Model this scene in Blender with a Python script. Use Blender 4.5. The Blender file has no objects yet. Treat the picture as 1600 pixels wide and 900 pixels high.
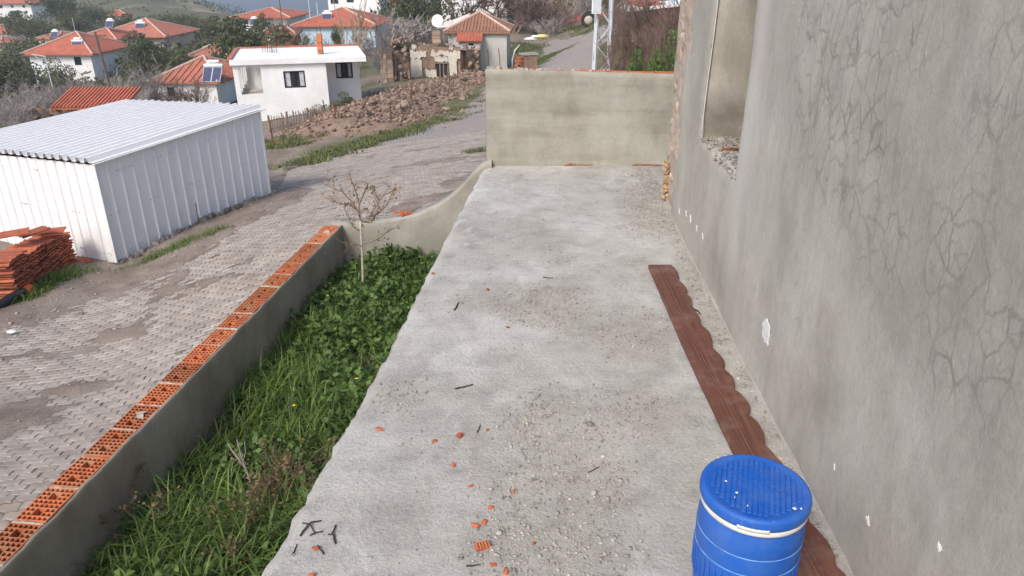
import bpy, math, random
import numpy as np
from mathutils import Vector, Matrix
R = math.radians
random.seed(7); rng = np.random.default_rng(7)
sc = bpy.context.scene
C = sc.collection

# ------------------------------------------------------------------ camera, sky, sun, exposure
PITCH = R(23.9); FPX = 1150.0; EYE = 2.2
cam_d = bpy.data.cameras.new('camera'); cam = bpy.data.objects.new('camera', cam_d); C.objects.link(cam)
cam.location = (0, 0, EYE); cam.rotation_euler = (R(90) - PITCH, 0, 0)
cam_d.sensor_width = 36; cam_d.lens = 36 * FPX / 1600; cam_d.clip_start = 0.05; cam_d.clip_end = 60000
sc.camera = cam
SUN_EL = R(44); SUN_H = Vector((-0.53, -0.85, 0)).normalized()
world = bpy.data.worlds.new('World'); sc.world = world; world.use_nodes = True
wn = world.node_tree.nodes; wl = world.node_tree.links
sky = wn.new('ShaderNodeTexSky'); sky.sky_type = 'NISHITA'; sky.sun_disc = False
sky.sun_elevation = SUN_EL; sky.sun_rotation = math.atan2(SUN_H.x, SUN_H.y)
sky.air_density = 1.0; sky.dust_density = 3.0; sky.ozone_density = 1.0; sky.altitude = 60
bg = wn['Background']; bg.inputs['Strength'].default_value = 0.145
wl.new(sky.outputs['Color'], bg.inputs['Color'])
sun_d = bpy.data.lights.new('sun', 'SUN'); sun_d.energy = 1.75; sun_d.angle = R(18); sun_d.color = (1.0, 0.955, 0.89)
sun = bpy.data.objects.new('sun', sun_d); C.objects.link(sun)
sdir = Vector((SUN_H.x * math.cos(SUN_EL), SUN_H.y * math.cos(SUN_EL), math.sin(SUN_EL)))
sun.rotation_euler = sdir.to_track_quat('Z', 'Y').to_euler(); sun.location = (-20, -20, 30)
sc.view_settings.view_transform = 'Standard'; sc.view_settings.look = 'None'
sc.view_settings.exposure = 0.55; sc.view_settings.gamma = 1.0; sc.view_settings.use_curve_mapping = False

# ------------------------------------------------------------------ measuring helpers
CT, ST = math.cos(PITCH), math.sin(PITCH)
def ray(px, py):
    a = (px - 800) / FPX; b = (450 - py) / FPX
    return Vector((a, CT + b * ST, -ST + b * CT))
def aZ(px, py, z): d = ray(px, py); return Vector((0, 0, EYE)) + d * ((z - EYE) / d.z)
def aY(px, py, y): d = ray(px, py); return Vector((0, 0, EYE)) + d * (y / d.y)
def mpp(px, py, y):                       # metres spanned by one pixel at that spot
    return y / ray(px, py).y / FPX

def _hash(xi, yi, s):
    h = (xi.astype(np.int64) * 374761393 + yi.astype(np.int64) * 668265263 + s * 974634777) & 0xffffffff
    h = ((h ^ (h >> 13)) * 1274126177) & 0xffffffff
    return ((h ^ (h >> 16)) & 0xffff) / 65535.0
def vnoise(x, y, s=0):
    x = np.asarray(x, float); y = np.asarray(y, float)
    xi = np.floor(x); yi = np.floor(y); fx = x - xi; fy = y - yi
    fx = fx * fx * (3 - 2 * fx); fy = fy * fy * (3 - 2 * fy)
    a = _hash(xi, yi, s); b = _hash(xi + 1, yi, s); c = _hash(xi, yi + 1, s); d = _hash(xi + 1, yi + 1, s)
    return (a * (1 - fx) + b * fx) * (1 - fy) + (c * (1 - fx) + d * fx) * fy
def fbm(x, y, s=0, o=4):
    v = 0; a = 0.5; t = 0
    for k in range(o):
        v = v + a * vnoise(np.asarray(x) * 2 ** k, np.asarray(y) * 2 ** k, s + k * 17); t += a; a *= 0.5
    return v / t                            # 0..1
def sstep(a, b, x):
    t = np.clip((np.asarray(x, float) - a) / (b - a), 0, 1); return t * t * (3 - 2 * t)

# ------------------------------------------------------------------ terrain height (thin plate over azimuth / log distance)
ANC = []
def A(px, py, y): p = aY(px, py, y); ANC.append((p.x, p.y, p.z))
def Axyz(*p): ANC.append(p)
for p in [(-2.9, 2, -1.22), (-2.6, 5, -1.20), (-2.3, 8.4, -1.10), (-1.2, 9, -0.98), (-0.3, 9.2, -0.85), (-4.5, 3, -1.55), (-4.8, 7, -1.75),
          (-8, 4, -2.05), (-6.28, 10.86, -2.2), (-4.78, 14.1, -2.05), (-9.5, 12.4, -2.35), (-8, 15.6, -2.6), (-9, 9, -2.3), (-13, 10, -3.0), (-3.2, 12, -1.55),
          (1.5, 10, -0.9), (3, 8, -0.6), (6, 6, -0.3), (0.5, 4, -1.2), (3, 2, -0.8), (-1, 16, -1.7), (2, 18, -1.7), (-16, 20, -4.6), (-22, 12, -4.4)]: Axyz(*p)
for a in [(440, 252, 23), (600, 205, 29), (740, 175, 39), (757, 140, 46), (400, 196, 39), (470, 192, 35), (560, 165, 41), (650, 140, 48), (600, 131, 53), (745, 118, 55),
          (720, 110, 62), (800, 104, 63), (850, 100, 58), (870, 68, 74), (925, 55, 81), (920, 41, 84), (1000, 112, 24), (1040, 105, 22), (1010, 40, 44), (940, 112, 30),
          (320, 178, 62), (260, 178, 64), (140, 186, 46), (40, 200, 44), (0, 215, 36), (130, 134, 92), (60, 134, 95), (200, 128, 90), (240, 92, 110), (300, 92, 108),
          (525, 80, 95), (465, 80, 96), (590, 78, 94), (420, 48, 125), (440, 78, 85), (380, 110, 80), (560, 30, 116), (600, 32, 112), (730, 38, 96), (660, 75, 80), (700, 60, 88),
          (780, 35, 105), (860, 28, 105), (860, 2, 130), (960, 5, 80), (1100, 20, 50), (1100, 60, 30), (1300, 0, 40),
          (25, 27, 230), (185, 31, 200), (80, 70, 132), (10, 72, 160), (0, 8, 330), (150, 4, 330), (250, 2, 310), (310, 3, 290), (350, 14, 270), (376, 22, 255),
          (-200, 10, 320), (-200, 100, 110), (-200, 180, 50), (-150, 300, 22), (440, 60, 170), (440, 45, 240), (520, 60, 200), (620, 40, 190)]: A(*a)
for p in [(-340, 430, 8), (-260, 470, 2), (-180, 420, -14), (-90, 420, -62), (-40, 380, -50), (0, 400, -48), (80, 420, -30), (-420, 700, -40), (-200, 700, -90), (0, 700, -95), (250, 700, -60),
          (60, 200, -4), (120, 260, 2), (30, 140, -1.5), (150, 150, 8), (60, 60, 3), (-600, 500, 10), (-500, 300, 2)]: Axyz(*p)
ANC = np.array(ANC)
def _uv(x, y): yy = np.maximum(np.asarray(y, float), 2.0); return np.asarray(x, float) / yy * 2.2, np.log(yy)
def _K(r2): return 0.5 * r2 * np.log(np.maximum(r2, 1e-12))
_au, _av = _uv(ANC[:, 0], ANC[:, 1]); _n = len(ANC)
_M = np.zeros((_n + 3, _n + 3)); _M[:_n, :_n] = _K((_au[:, None] - _au) ** 2 + (_av[:, None] - _av) ** 2) + np.eye(_n) * 0.004
_M[:_n, _n] = 1; _M[:_n, _n + 1] = _au; _M[:_n, _n + 2] = _av; _M[_n:, :_n] = _M[:_n, _n:].T
_ys = np.maximum(ANC[:, 1], 4.0)
_w = np.linalg.solve(_M, np.r_[ANC[:, 2] / _ys, 0, 0, 0])       # height / distance is what is smooth here
def T(x, y):
    x = np.asarray(x, float); y = np.asarray(y, float); sh = x.shape
    u, v = _uv(x.ravel(), y.ravel()); out = np.empty(len(u))
    for i in range(0, len(u), 20000):
        s = slice(i, i + 20000)
        out[s] = _K((u[s, None] - _au) ** 2 + (v[s, None] - _av) ** 2) @ _w[:_n] + _w[_n] + _w[_n + 1] * u[s] + _w[_n + 2] * v[s]
    return (out * np.maximum(y.ravel(), 4.0)).reshape(sh)
def T1(x, y): return float(T(np.array([x]), np.array([y]))[0])
def onT(px, py, y0=2.5, y1=500.0):        # first point of the ground along a sight line
    d = ray(px, py); ys = np.geomspace(y0, y1, 500); xs = d.x / d.y * ys; zs = EYE + d.z / d.y * ys
    below = zs < T(xs, ys); i = int(np.argmax(below)) if below.any() else len(ys) - 1
    return Vector((xs[i], ys[i], T1(xs[i], ys[i])))

# ------------------------------------------------------------------ object helpers
def link(name, me, mat=None, parent=None, loc=None, rot=None):
    o = bpy.data.objects.new(name, me); C.objects.link(o)
    if mat is not None and me is not None and not me.materials: me.materials.append(mat)
    if parent: o.parent = parent
    if loc is not None: o.location = loc
    if rot is not None: o.rotation_euler = rot
    return o
def tag(o, label=None, cat=None, group=None, kind=None):
    if label: o['label'] = label
    if cat: o['category'] = cat
    if group: o['group'] = group
    if kind: o['kind'] = kind
    return o
def empty(name, loc, rz=0): return link(name, None, None, None, loc, (0, 0, rz))
def copy_tree(o, parent=None):
    c = o.copy(); C.objects.link(c); c.parent = parent
    for ch in list(o.children): copy_tree(ch, c)
    return c
class MB:
    def __init__(s): s.v = []; s.f = []
    def face(s, *pts):
        n = len(s.v); s.v += [tuple(p) for p in pts]; s.f.append(tuple(range(n, n + len(pts)))); return s
    def box(s, c, d, m=None, taper=1.0):
        x, y, z = [k / 2 for k in d]; n = len(s.v); c = Vector(c)
        for sz in (-1, 1):
            t = taper if sz > 0 else 1
            for sx, sy in ((-1, -1), (1, -1), (1, 1), (-1, 1)):
                p = Vector((sx * x * t, sy * y * t, sz * z)); p = (m @ p if m else p) + c; s.v.append(tuple(p))
        for q in ((3, 2, 1, 0), (4, 5, 6, 7), (0, 1, 5, 4), (1, 2, 6, 5), (2, 3, 7, 6), (3, 0, 4, 7)): s.f.append(tuple(n + i for i in q))
        return s
    def bar(s, a, b, w, h=None):
        a = Vector(a); b = Vector(b); d = b - a; h = h or w
        return s.box((a + b) / 2, (w, h, d.length), d.to_track_quat('Z', 'Y').to_matrix())
    def tube(s, pts, rad, n=6, cap=True):
        pts = [Vector(p) for p in pts]; N = len(pts); base = len(s.v)
        up = Vector((0.31, 0.17, 0.93))
        for i, p in enumerate(pts):
            t = (pts[min(i + 1, N - 1)] - pts[max(i - 1, 0)]).normalized()
            a = t.cross(up); a = a.normalized() if a.length > 1e-3 else t.orthogonal().normalized(); b = t.cross(a)
            r = rad[i] if hasattr(rad, '__len__') else rad
            for k in range(n):
                an = 2 * math.pi * k / n; s.v.append(tuple(p + (a * math.cos(an) + b * math.sin(an)) * r))
        for i in range(N - 1):
            for k in range(n):
                s.f.append((base + i * n + k, base + i * n + (k + 1) % n, base + (i + 1) * n + (k + 1) % n, base + (i + 1) * n + k))
        if cap: s.f.append(tuple(base + k for k in range(n))[::-1]); s.f.append(tuple(base + (N - 1) * n + k for k in range(n)))
        return s
    def lathe(s, prof, n=32, c=(0, 0, 0), cap=False):
        base = len(s.v); N = len(prof)
        for r, z in prof:
            for k in range(n):
                an = 2 * math.pi * k / n; s.v.append((c[0] + r * math.cos(an), c[1] + r * math.sin(an), c[2] + z))
        for i in range(N - 1):
            for k in range(n):
                s.f.append((base + i * n + k, base + i * n + (k + 1) % n, base + (i + 1) * n + (k + 1) % n, base + (i + 1) * n + k))
        if cap: s.f.append(tuple(base + (N - 1) * n + k for k in range(n))); s.f.append(tuple(base + k for k in range(n))[::-1])
        return s
    def grid(s, P):                          # P[i][j] points
        n = len(s.v); a = len(P); b = len(P[0])
        for r in P: s.v += [tuple(p) for p in r]
        for i in range(a - 1):
            for j in range(b - 1): s.f.append((n + i * b + j, n + i * b + j + 1, n + (i + 1) * b + j + 1, n + (i + 1) * b + j))
        return s
    def plate(s, xs, ys, hole, depth, fn, side=True):   # sheet with real holes; fn(x, y, w) places a point, w = depth into the sheet
        a, b = len(xs) - 1, len(ys) - 1
        H = lambda i, j: (i < 0 or j < 0 or i >= a or j >= b) if side and (i < 0 or j < 0 or i >= a or j >= b) else (0 <= i < a and 0 <= j < b and hole(i, j))
        for i in range(a):
            for j in range(b):
                if H(i, j): continue
                x0, x1, y0, y1 = xs[i], xs[i + 1], ys[j], ys[j + 1]
                s.face(fn(x0, y0, 0), fn(x1, y0, 0), fn(x1, y1, 0), fn(x0, y1, 0))
                for (di, dj, p, q) in ((-1, 0, (x0, y1), (x0, y0)), (1, 0, (x1, y0), (x1, y1)), (0, -1, (x0, y0), (x1, y0)), (0, 1, (x1, y1), (x0, y1))):
                    if H(i + di, j + dj): s.face(fn(*p, depth), fn(*q, depth), fn(*q, 0), fn(*p, 0))
        return s
    def mesh(s, name, smooth=False):
        me = bpy.data.meshes.new(name); me.from_pydata(s.v, [], s.f); me.update()
        if smooth: me.polygons.foreach_set('use_smooth', [True] * len(me.polygons))
        return me
    def build(s, name, mat, parent=None, smooth=False, loc=None, rot=None):
        return link(name, s.mesh(name, smooth), mat, parent, loc, rot)
def bulk(name, V, Q, smooth=False):          # V (n,3), Q (m,k) arrays
    me = bpy.data.meshes.new(name); V = np.asarray(V, np.float32); Q = np.asarray(Q, np.int32); k = Q.shape[1]
    me.vertices.add(len(V)); me.vertices.foreach_set('co', V.ravel())
    me.loops.add(Q.size); me.loops.foreach_set('vertex_index', Q.ravel())
    me.polygons.add(len(Q)); me.polygons.foreach_set('loop_start', np.arange(0, Q.size, k, dtype=np.int32)); me.polygons.foreach_set('loop_total', np.full(len(Q), k, np.int32))
    if smooth: me.polygons.foreach_set('use_smooth', np.ones(len(Q), bool))
    me.update(calc_edges=True); me.validate(); return me
def gridmesh(name, X, Y, Z, keep=None, smooth=True):
    a, b = X.shape; idx = np.arange(a * b).reshape(a, b)
    Q = np.stack([idx[:-1, :-1], idx[:-1, 1:], idx[1:, 1:], idx[1:, :-1]], -1).reshape(-1, 4)
    if keep is not None: Q = Q[keep.reshape(-1)]
    return bulk(name, np.stack([X, Y, Z], -1).reshape(-1, 3), Q, smooth)
def vcol(me, cols, name='Col'):
    a = me.color_attributes.new(name, 'FLOAT_COLOR', 'POINT'); c = np.ones((len(me.vertices), 4), np.float32); c[:, :3] = cols; a.data.foreach_set('color', c.ravel())
def vval(me, vals, name):
    a = me.attributes.new(name, 'FLOAT', 'POINT'); a.data.foreach_set('value', np.asarray(vals, np.float32).ravel())
def instances(V, Fq, mats4):                 # replicate a small mesh by many 3x3+offset transforms -> arrays
    V = np.asarray(V, float); n = len(V); Rm, off = mats4
    W = np.einsum('kij,nj->kni', Rm, V) + off[:, None, :]
    Q = (np.asarray(Fq)[None] + (np.arange(len(off)) * n)[:, None, None]).reshape(-1, np.asarray(Fq).shape[1])
    return W.reshape(-1, 3), Q
def rand_rot(n, g=rng):
    q = g.normal(size=(n, 4)); q /= np.linalg.norm(q, axis=1)[:, None]; w, x, y, z = q.T
    return np.stack([np.stack([1 - 2 * (y * y + z * z), 2 * (x * y - z * w), 2 * (x * z + y * w)], -1), np.stack([2 * (x * y + z * w), 1 - 2 * (x * x + z * z), 2 * (y * z - x * w)], -1),
                     np.stack([2 * (x * z - y * w), 2 * (y * z + x * w), 1 - 2 * (x * x + y * y)], -1)], 1)
_t = (1 + 5 ** .5) / 2
ICO_V = np.array([(-1, _t, 0), (1, _t, 0), (-1, -_t, 0), (1, -_t, 0), (0, -1, _t), (0, 1, _t), (0, -1, -_t), (0, 1, -_t), (_t, 0, -1), (_t, 0, 1), (-_t, 0, -1), (-_t, 0, 1)]) / math.hypot(1, _t)
ICO_F = [(0, 11, 5), (0, 5, 1), (0, 1, 7), (0, 7, 10), (0, 10, 11), (1, 5, 9), (5, 11, 4), (11, 10, 2), (10, 7, 6), (7, 1, 8), (3, 9, 4), (3, 4, 2), (3, 2, 6), (3, 6, 8), (3, 8, 9), (4, 9, 5), (2, 4, 11), (6, 2, 10), (8, 6, 7), (9, 8, 1)]

# ------------------------------------------------------------------ material helpers
class NT:
    def __init__(s, name):
        s.m = bpy.data.materials.new(name); s.m.use_nodes = True; s.n = s.m.node_tree.nodes; s.l = s.m.node_tree.links
        s.b = s.n['Principled BSDF']; s.b.inputs['Roughness'].default_value = 0.85; s.b.inputs['Specular IOR Level'].default_value = 0.3
        s.tc = s.n.new('ShaderNodeTexCoord')
    def co(s, kind='Object', scale=(1, 1, 1), rot=(0, 0, 0)):
        m = s.n.new('ShaderNodeMapping'); m.inputs['Scale'].default_value = scale; m.inputs['Rotation'].default_value = rot
        s.l.new(s.tc.outputs[kind], m.inputs['Vector']); return m.outputs[0]
    def world(s, scale=(1, 1, 1)):
        g = s.n.new('ShaderNodeNewGeometry'); m = s.n.new('ShaderNodeMapping'); m.inputs['Scale'].default_value = scale
        s.l.new(g.outputs['Position'], m.inputs['Vector']); return m.outputs[0]
    def noise(s, vec, scale, det=6, rough=0.6, dist=0):
        t = s.n.new('ShaderNodeTexNoise'); t.inputs['Scale'].default_value = scale; t.inputs['Detail'].default_value = det; t.inputs['Roughness'].default_value = rough; t.inputs['Distortion'].default_value = dist
        s.l.new(vec, t.inputs['Vector']); return t.outputs['Fac']
    def ramp(s, fac, stops):
        r = s.n.new('ShaderNodeValToRGB'); e = r.color_ramp.elements
        while len(e) < len(stops): e.new(0.5)
        for k, (p, c) in enumerate(stops): e[k].position = p; e[k].color = (*c, 1) if hasattr(c, '__len__') else (c, c, c, 1)
        s.l.new(fac, r.inputs[0]); return r.outputs[0]
    def mix(s, fac, a, b, mode='MIX'):
        m = s.n.new('ShaderNodeMix'); m.data_type = 'RGBA'; m.blend_type = mode
        for sock, val in ((m.inputs[0], fac), (m.inputs[6], a), (m.inputs[7], b)):
            if hasattr(val, 'is_linked') or hasattr(val, 'links'): s.l.new(val, sock)
            elif hasattr(val, '__len__'): sock.default_value = (*val, 1) if len(val) == 3 else val
            else: sock.default_value = val if sock == m.inputs[0] else (val, val, val, 1)
        return m.outputs[2]
    def math(s, op, a, b=0.0):
        m = s.n.new('ShaderNodeMath'); m.operation = op
        for k, v in enumerate((a, b)):
            if hasattr(v, 'links'): s.l.new(v, m.inputs[k])
            else: m.inputs[k].default_value = v
        return m.outputs[0]
    def attr(s, name, out='Color'):
        a = s.n.new('ShaderNodeAttribute'); a.attribute_name = name; return a.outputs[out]
    def orand(s): return s.n.new('ShaderNodeObjectInfo').outputs['Random']
    def irand(s): return s.n.new('ShaderNodeNewGeometry').outputs['Random Per Island']
    def col(s, c):
        if hasattr(c, 'links'): s.l.new(c, s.b.inputs['Base Color'])
        else: s.b.inputs['Base Color'].default_value = (*c, 1)
        return s
    def bump(s, h, strength=0.4, dist=0.01, prev=None):
        b = s.n.new('ShaderNodeBump'); b.inputs['Strength'].default_value = strength; b.inputs['Distance'].default_value = dist
        s.l.new(h, b.inputs['Height'])
        if prev is not None: s.l.new(prev, b.inputs['Normal'])
        s.l.new(b.outputs[0], s.b.inputs['Normal']); return b.outputs[0]
    def set(s, **k):
        for a, v in k.items(): s.b.inputs[a.replace('_', ' ')].default_value = v
        return s
def speckled(name, c, amp=0.25, scale=4, rough=0.85, bump=0.3, bscale=60, bdist=0.006, rnd=0.0, world=False, dirt=None, isl=0.0):
    t = NT(name); v = t.world() if world else t.co()
    n = t.noise(v, scale, 7, 0.65); lo = tuple(k * (1 - amp) for k in c); hi = tuple(min(1, k * (1 + amp)) for k in c)
    cc = t.ramp(n, [(0.3, lo), (0.7, hi)])
    if dirt: cc = t.mix(t.ramp(t.noise(v, scale * 0.37, 5, 0.7), [(0.48, 0), (0.7, 1)]), cc, dirt)
    if rnd or isl:
        r = t.orand() if rnd else t.irand(); k = rnd or isl
        cc = t.mix(1.0, cc, t.ramp(r, [(0, 1 - k), (1, 1 + k * 0.6)]), 'MULTIPLY')
    t.col(cc); t.set(Roughness=rough)
    if bump: t.bump(t.noise(v, bscale, 4, 0.6), bump, bdist)
    return t.m
M = {}
# poured concrete of the terrace
t = NT('terrace_concrete'); v = t.world()
big = t.noise(v, 0.9, 6, 0.62); mid = t.noise(v, 5, 8, 0.7); fine = t.noise(v, 55, 5, 0.7)
c = t.ramp(big, [(0.30, (0.34, 0.32, 0.288)), (0.5, (0.45, 0.43, 0.395)), (0.66, (0.555, 0.54, 0.515))])
c = t.mix(0.55, c, t.ramp(mid, [(0.3, (0.55,) * 3), (0.52, (1.0,) * 3), (0.7, (1.12,) * 3)]), 'MULTIPLY')
c = t.mix(0.6, c, t.ramp(fine, [(0.3, (0.72,) * 3), (0.6, (1.08,) * 3)]), 'MULTIPLY')
st = t.ramp(t.noise(t.world((0.5, 2.4, 1)), 2.2, 7, 0.75), [(0.60, 0), (0.72, 1)])
trow = t.noise(t.world((1.0, 13, 1)), 1.6, 7, 0.7, 0.3); zone = t.ramp(t.noise(v, 1.3, 6, 0.65), [(0.42, 0.0), (0.58, 1.0)])
c = t.mix(t.math('MULTIPLY', st, 0.35), c, (0.27, 0.25, 0.22)); c = t.mix(0.22, c, t.ramp(trow, [(0.33, (0.68,) * 3), (0.5, (1.0,) * 3), (0.68, (1.16,) * 3)]), 'MULTIPLY')
pit = t.ramp(t.noise(v, 150, 4, 0.75), [(0.36, 0.55), (0.46, 1.0)]); c = t.mix(zone, c, t.mix(1.0, c, pit, 'MULTIPLY'))
c = t.mix(t.ramp(t.noise(t.world((1, .6, 1)), 2.6, 7, .7, .5), [(.56, 0), (.68, .6)]), c, (0.60, 0.59, 0.57))
c = t.mix(t.math('MULTIPLY', t.attr('grit', 'Fac'), 0.6), c, (0.375, 0.35, 0.31))
t.col(c); t.set(Roughness=0.92); b1 = t.bump(mid, 0.45, 0.02); b2 = t.bump(trow, 0.12, 0.02, b1); t.bump(fine, 0.9, 0.012, b2); M['slab'] = t.m
# cement render of the house with hair cracks and darker blotches
t = NT('house_render'); v = t.world()
warp = t.n.new('ShaderNodeVectorMath'); warp.operation = 'ADD'; nz = t.n.new('ShaderNodeTexNoise'); nz.inputs['Scale'].default_value = 7; nz.inputs['Detail'].default_value = 6; nz.inputs['Roughness'].default_value = 0.65
t.l.new(v, nz.inputs['Vector']); sc1 = t.n.new('ShaderNodeVectorMath'); sc1.operation = 'SCALE'; sc1.inputs['Scale'].default_value = 0.075
t.l.new(nz.outputs['Color'], sc1.inputs[0]); t.l.new(t.world((0.3, 1.0, 0.62)), warp.inputs[0]); t.l.new(sc1.outputs[0], warp.inputs[1])
def cracks(scale, w):
    vo = t.n.new('ShaderNodeTexVoronoi'); vo.feature = 'DISTANCE_TO_EDGE'; vo.inputs['Scale'].default_value = scale; t.l.new(warp.outputs[0], vo.inputs['Vector'])
    return t.ramp(vo.outputs['Distance'], [(0.0, 1.0), (w * .35, 0.75), (w, 0.0)])
br_ = t.ramp(t.noise(v, 6.5, 5, 0.7), [(0.43, 0.0), (0.58, 1.0)])
crack = t.math('MAXIMUM', cracks(10.5, .065), t.math('MULTIPLY', cracks(22.0, .07), t.math('MULTIPLY', br_, 0.6)))
crack = t.math('MULTIPLY', t.math('MULTIPLY', crack, t.attr('crk', 'Fac')), t.math('ADD', t.math('MULTIPLY', br_, 0.65), 0.35))
big = t.noise(v, 0.9, 8, 0.62, 0.4); mid = t.noise(t.world((1, 1.2, 0.4)), 5, 8, 0.7); fine = t.noise(v, 95, 5, 0.7); sandy = t.noise(v, 26, 6, 0.75)
c = t.ramp(big, [(0.28, (0.325, 0.297, 0.25)), (0.47, (0.42, 0.388, 0.338)), (0.70, (0.495, 0.464, 0.414))])
c = t.mix(0.4, c, t.ramp(mid, [(0.3, (0.66, 0.65, 0.62)), (0.53, (1.0,) * 3), (0.72, (1.16,) * 3)]), 'MULTIPLY')
c = t.mix(0.4, c, t.ramp(sandy, [(0.32, (0.74,) * 3), (0.55, (1.0,) * 3), (0.7, (1.1,) * 3)]), 'MULTIPLY')
c = t.mix(0.35, c, t.ramp(fine, [(0.34, (0.78,) * 3), (0.62, (1.08,) * 3)]), 'MULTIPLY')
c = t.mix(t.ramp(t.noise(v, 1.7, 6, 0.65), [(0.52, 0.0), (0.72, 0.55)]), c, (0.285, 0.262, 0.205))
c = t.mix(t.attr('band', 'Fac'), c, (0.52, 0.49, 0.445))
c = t.mix(t.math('MULTIPLY', crack, 0.66), c, (0.145, 0.135, 0.112))
c = t.mix(t.math('MULTIPLY', t.attr('blotch', 'Fac'), t.ramp(t.noise(v, 3.2, 6, .65), [(.35, .2), (.6, 1.0)])), c, (0.20, 0.182, 0.15))
oldc = t.ramp(t.noise(v, 14, 7, 0.75), [(0.3, (0.25, 0.17, 0.13)), (0.42, (0.46, 0.41, 0.33)), (0.55, (0.38, 0.26, 0.21)), (0.66, (0.56, 0.52, 0.46))])
c = t.mix(t.attr('old', 'Fac'), c, oldc)
t.col(c); t.set(Roughness=0.86); b1 = t.bump(mid, 0.3, 0.025); b2 = t.bump(sandy, 0.25, 0.008, b1); t.bump(fine, 0.45, 0.003, b2); M['render'] = t.m
# cement render of the low walls
def cement(name, a, b_, c_, green=0.0):
    t = NT(name); v = t.world()
    big = t.noise(v, 1.3, 7, 0.62); mid = t.noise(t.world((1, 1, 0.6)), 6, 7, 0.7); fine = t.noise(v, 70, 4, 0.6)
    c = t.ramp(big, [(0.3, a), (0.5, b_), (0.7, c_)])
    c = t.mix(0.5, c, t.ramp(mid, [(0.3, (0.66,) * 3), (0.52, (1.0,) * 3), (0.72, (1.15,) * 3)]), 'MULTIPLY')
    c = t.mix(0.4, c, t.ramp(fine, [(0.35, (0.8,) * 3), (0.6, (1.06,) * 3)]), 'MULTIPLY')
    if green: c = t.mix(0.6, c, t.ramp(t.noise(t.world((.7, 1, 5.2)), 1.0, 5, 0.6), [(0.36, (0.72, 0.70, 0.66)), (0.52, (1.0,) * 3), (0.66, (1.1,) * 3)]), 'MULTIPLY')
    t.col(c); t.set(Roughness=0.9); b1 = t.bump(mid, 0.35, 0.02); t.bump(fine, 0.4, 0.004, b1); return t.m
M['endwall'] = cement('pale_cement', (0.275, 0.258, 0.213), (0.345, 0.328, 0.278), (0.405, 0.39, 0.34), True)
M['lowwall'] = cement('damp_cement', (0.205, 0.178, 0.14), (0.285, 0.252, 0.205), (0.37, 0.335, 0.28))
M['crosswall'] = cement('grey_cement', (0.265, 0.245, 0.205), (0.34, 0.32, 0.275), (0.41, 0.39, 0.34))
M['mortar'] = speckled('mortar', (0.40, 0.33, 0.27), 0.3, 30, bump=0.5, bscale=90)
M['brick'] = speckled('hollow_brick_clay', (0.50, 0.155, 0.065), 0.35, 14, rnd=0.28, bump=0.3, bscale=120, bdist=0.002, dirt=(0.50, 0.27, 0.15), world=True)
M['brickdeep'] = speckled('brick_shard_clay', (0.46, 0.12, 0.055), 0.25, 20, rnd=0.2, bump=0.4, bscale=90)
M['gravel'] = speckled('concrete_crumb', (0.37, 0.342, 0.30), 0.35, 9, isl=0.38, bump=0)
# soil, dirt
t = NT('dirt'); v = t.world(); big = t.noise(v, 1.6, 7, 0.7); fine = t.noise(v, 28, 6, 0.75)
c = t.ramp(big, [(0.3, (0.165, 0.125, 0.10)), (0.5, (0.25, 0.20, 0.165)), (0.7, (0.33, 0.275, 0.23))])
c = t.mix(0.7, c, t.ramp(fine, [(0.3, (0.55,) * 3), (0.55, (1.0,) * 3), (0.75, (1.35,) * 3)]), 'MULTIPLY')
c = t.mix(t.ramp(t.attr('thick', 'Fac'), [(0.0, 1), (0.5, 0)]), c, (0.12, 0.098, 0.08))
t.col(c); t.set(Roughness=0.95); t.bump(fine, 0.8, 0.02); M['dirt'] = t.m
M['paver'] = speckled('paver_concrete', (0.345, 0.30, 0.262), 0.24, 5, rnd=0.16, bump=0.35, bscale=90, bdist=0.003, dirt=(0.28, 0.225, 0.185), world=True)
M['paver_stuff'] = speckled('paver_concrete_far', (0.345, 0.30, 0.262), 0.24, 5, isl=0.16, bump=0.35, bscale=90, bdist=0.003, dirt=(0.28, 0.225, 0.185), world=True)
# ground with painted zones; the paved street further off than single pavers can be told apart
t = NT('ground'); v = t.world(); fine = t.noise(v, 1.3, 8, 0.75); f2 = t.noise(v, 14, 5, 0.7)
c = t.mix(0.75, t.attr('Col'), t.ramp(fine, [(0.3, (0.5,) * 3), (0.5, (1.0,) * 3), (0.7, (1.45,) * 3)]), 'MULTIPLY')
c = t.mix(0.5, c, t.ramp(f2, [(0.3, (0.6,) * 3), (0.7, (1.3,) * 3)]), 'MULTIPLY')
bt = t.n.new('ShaderNodeTexBrick'); bt.inputs['Scale'].default_value = 1.0; bt.inputs['Brick Width'].default_value = 0.20; bt.inputs['Row Height'].default_value = 0.11; bt.inputs['Mortar Size'].default_value = 0.013
bt.inputs['Color1'].default_value = (0.40, 0.355, 0.32, 1); bt.inputs['Color2'].default_value = (0.33, 0.29, 0.26, 1); bt.inputs['Mortar'].default_value = (0.13, 0.105, 0.09, 1)
mp = t.n.new('ShaderNodeMapping'); mp.inputs['Rotation'].default_value = (0, 0, R(-8)); t.l.new(v, mp.inputs['Vector']); t.l.new(mp.outputs[0], bt.inputs['Vector'])
rd = t.ramp(t.math('ADD', t.attr('road', 'Fac'), t.math('MULTIPLY', t.math('SUBTRACT', fine, 0.5), 0.9)), [(0.42, 0), (0.55, 1)])
bcol = t.mix(t.ramp(t.noise(v, 0.45, 6, 0.7), [(0.52, 0.0), (0.70, 0.8)]), bt.outputs['Color'], (0.30, 0.24, 0.20))
c = t.mix(rd, c, bcol); t.col(c); t.set(Roughness=0.95)
t.bump(t.mix(rd, t.math('MULTIPLY', f2, 2.0), bt.outputs['Fac']), 0.5, 0.03); M['ground'] = t.m
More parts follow.
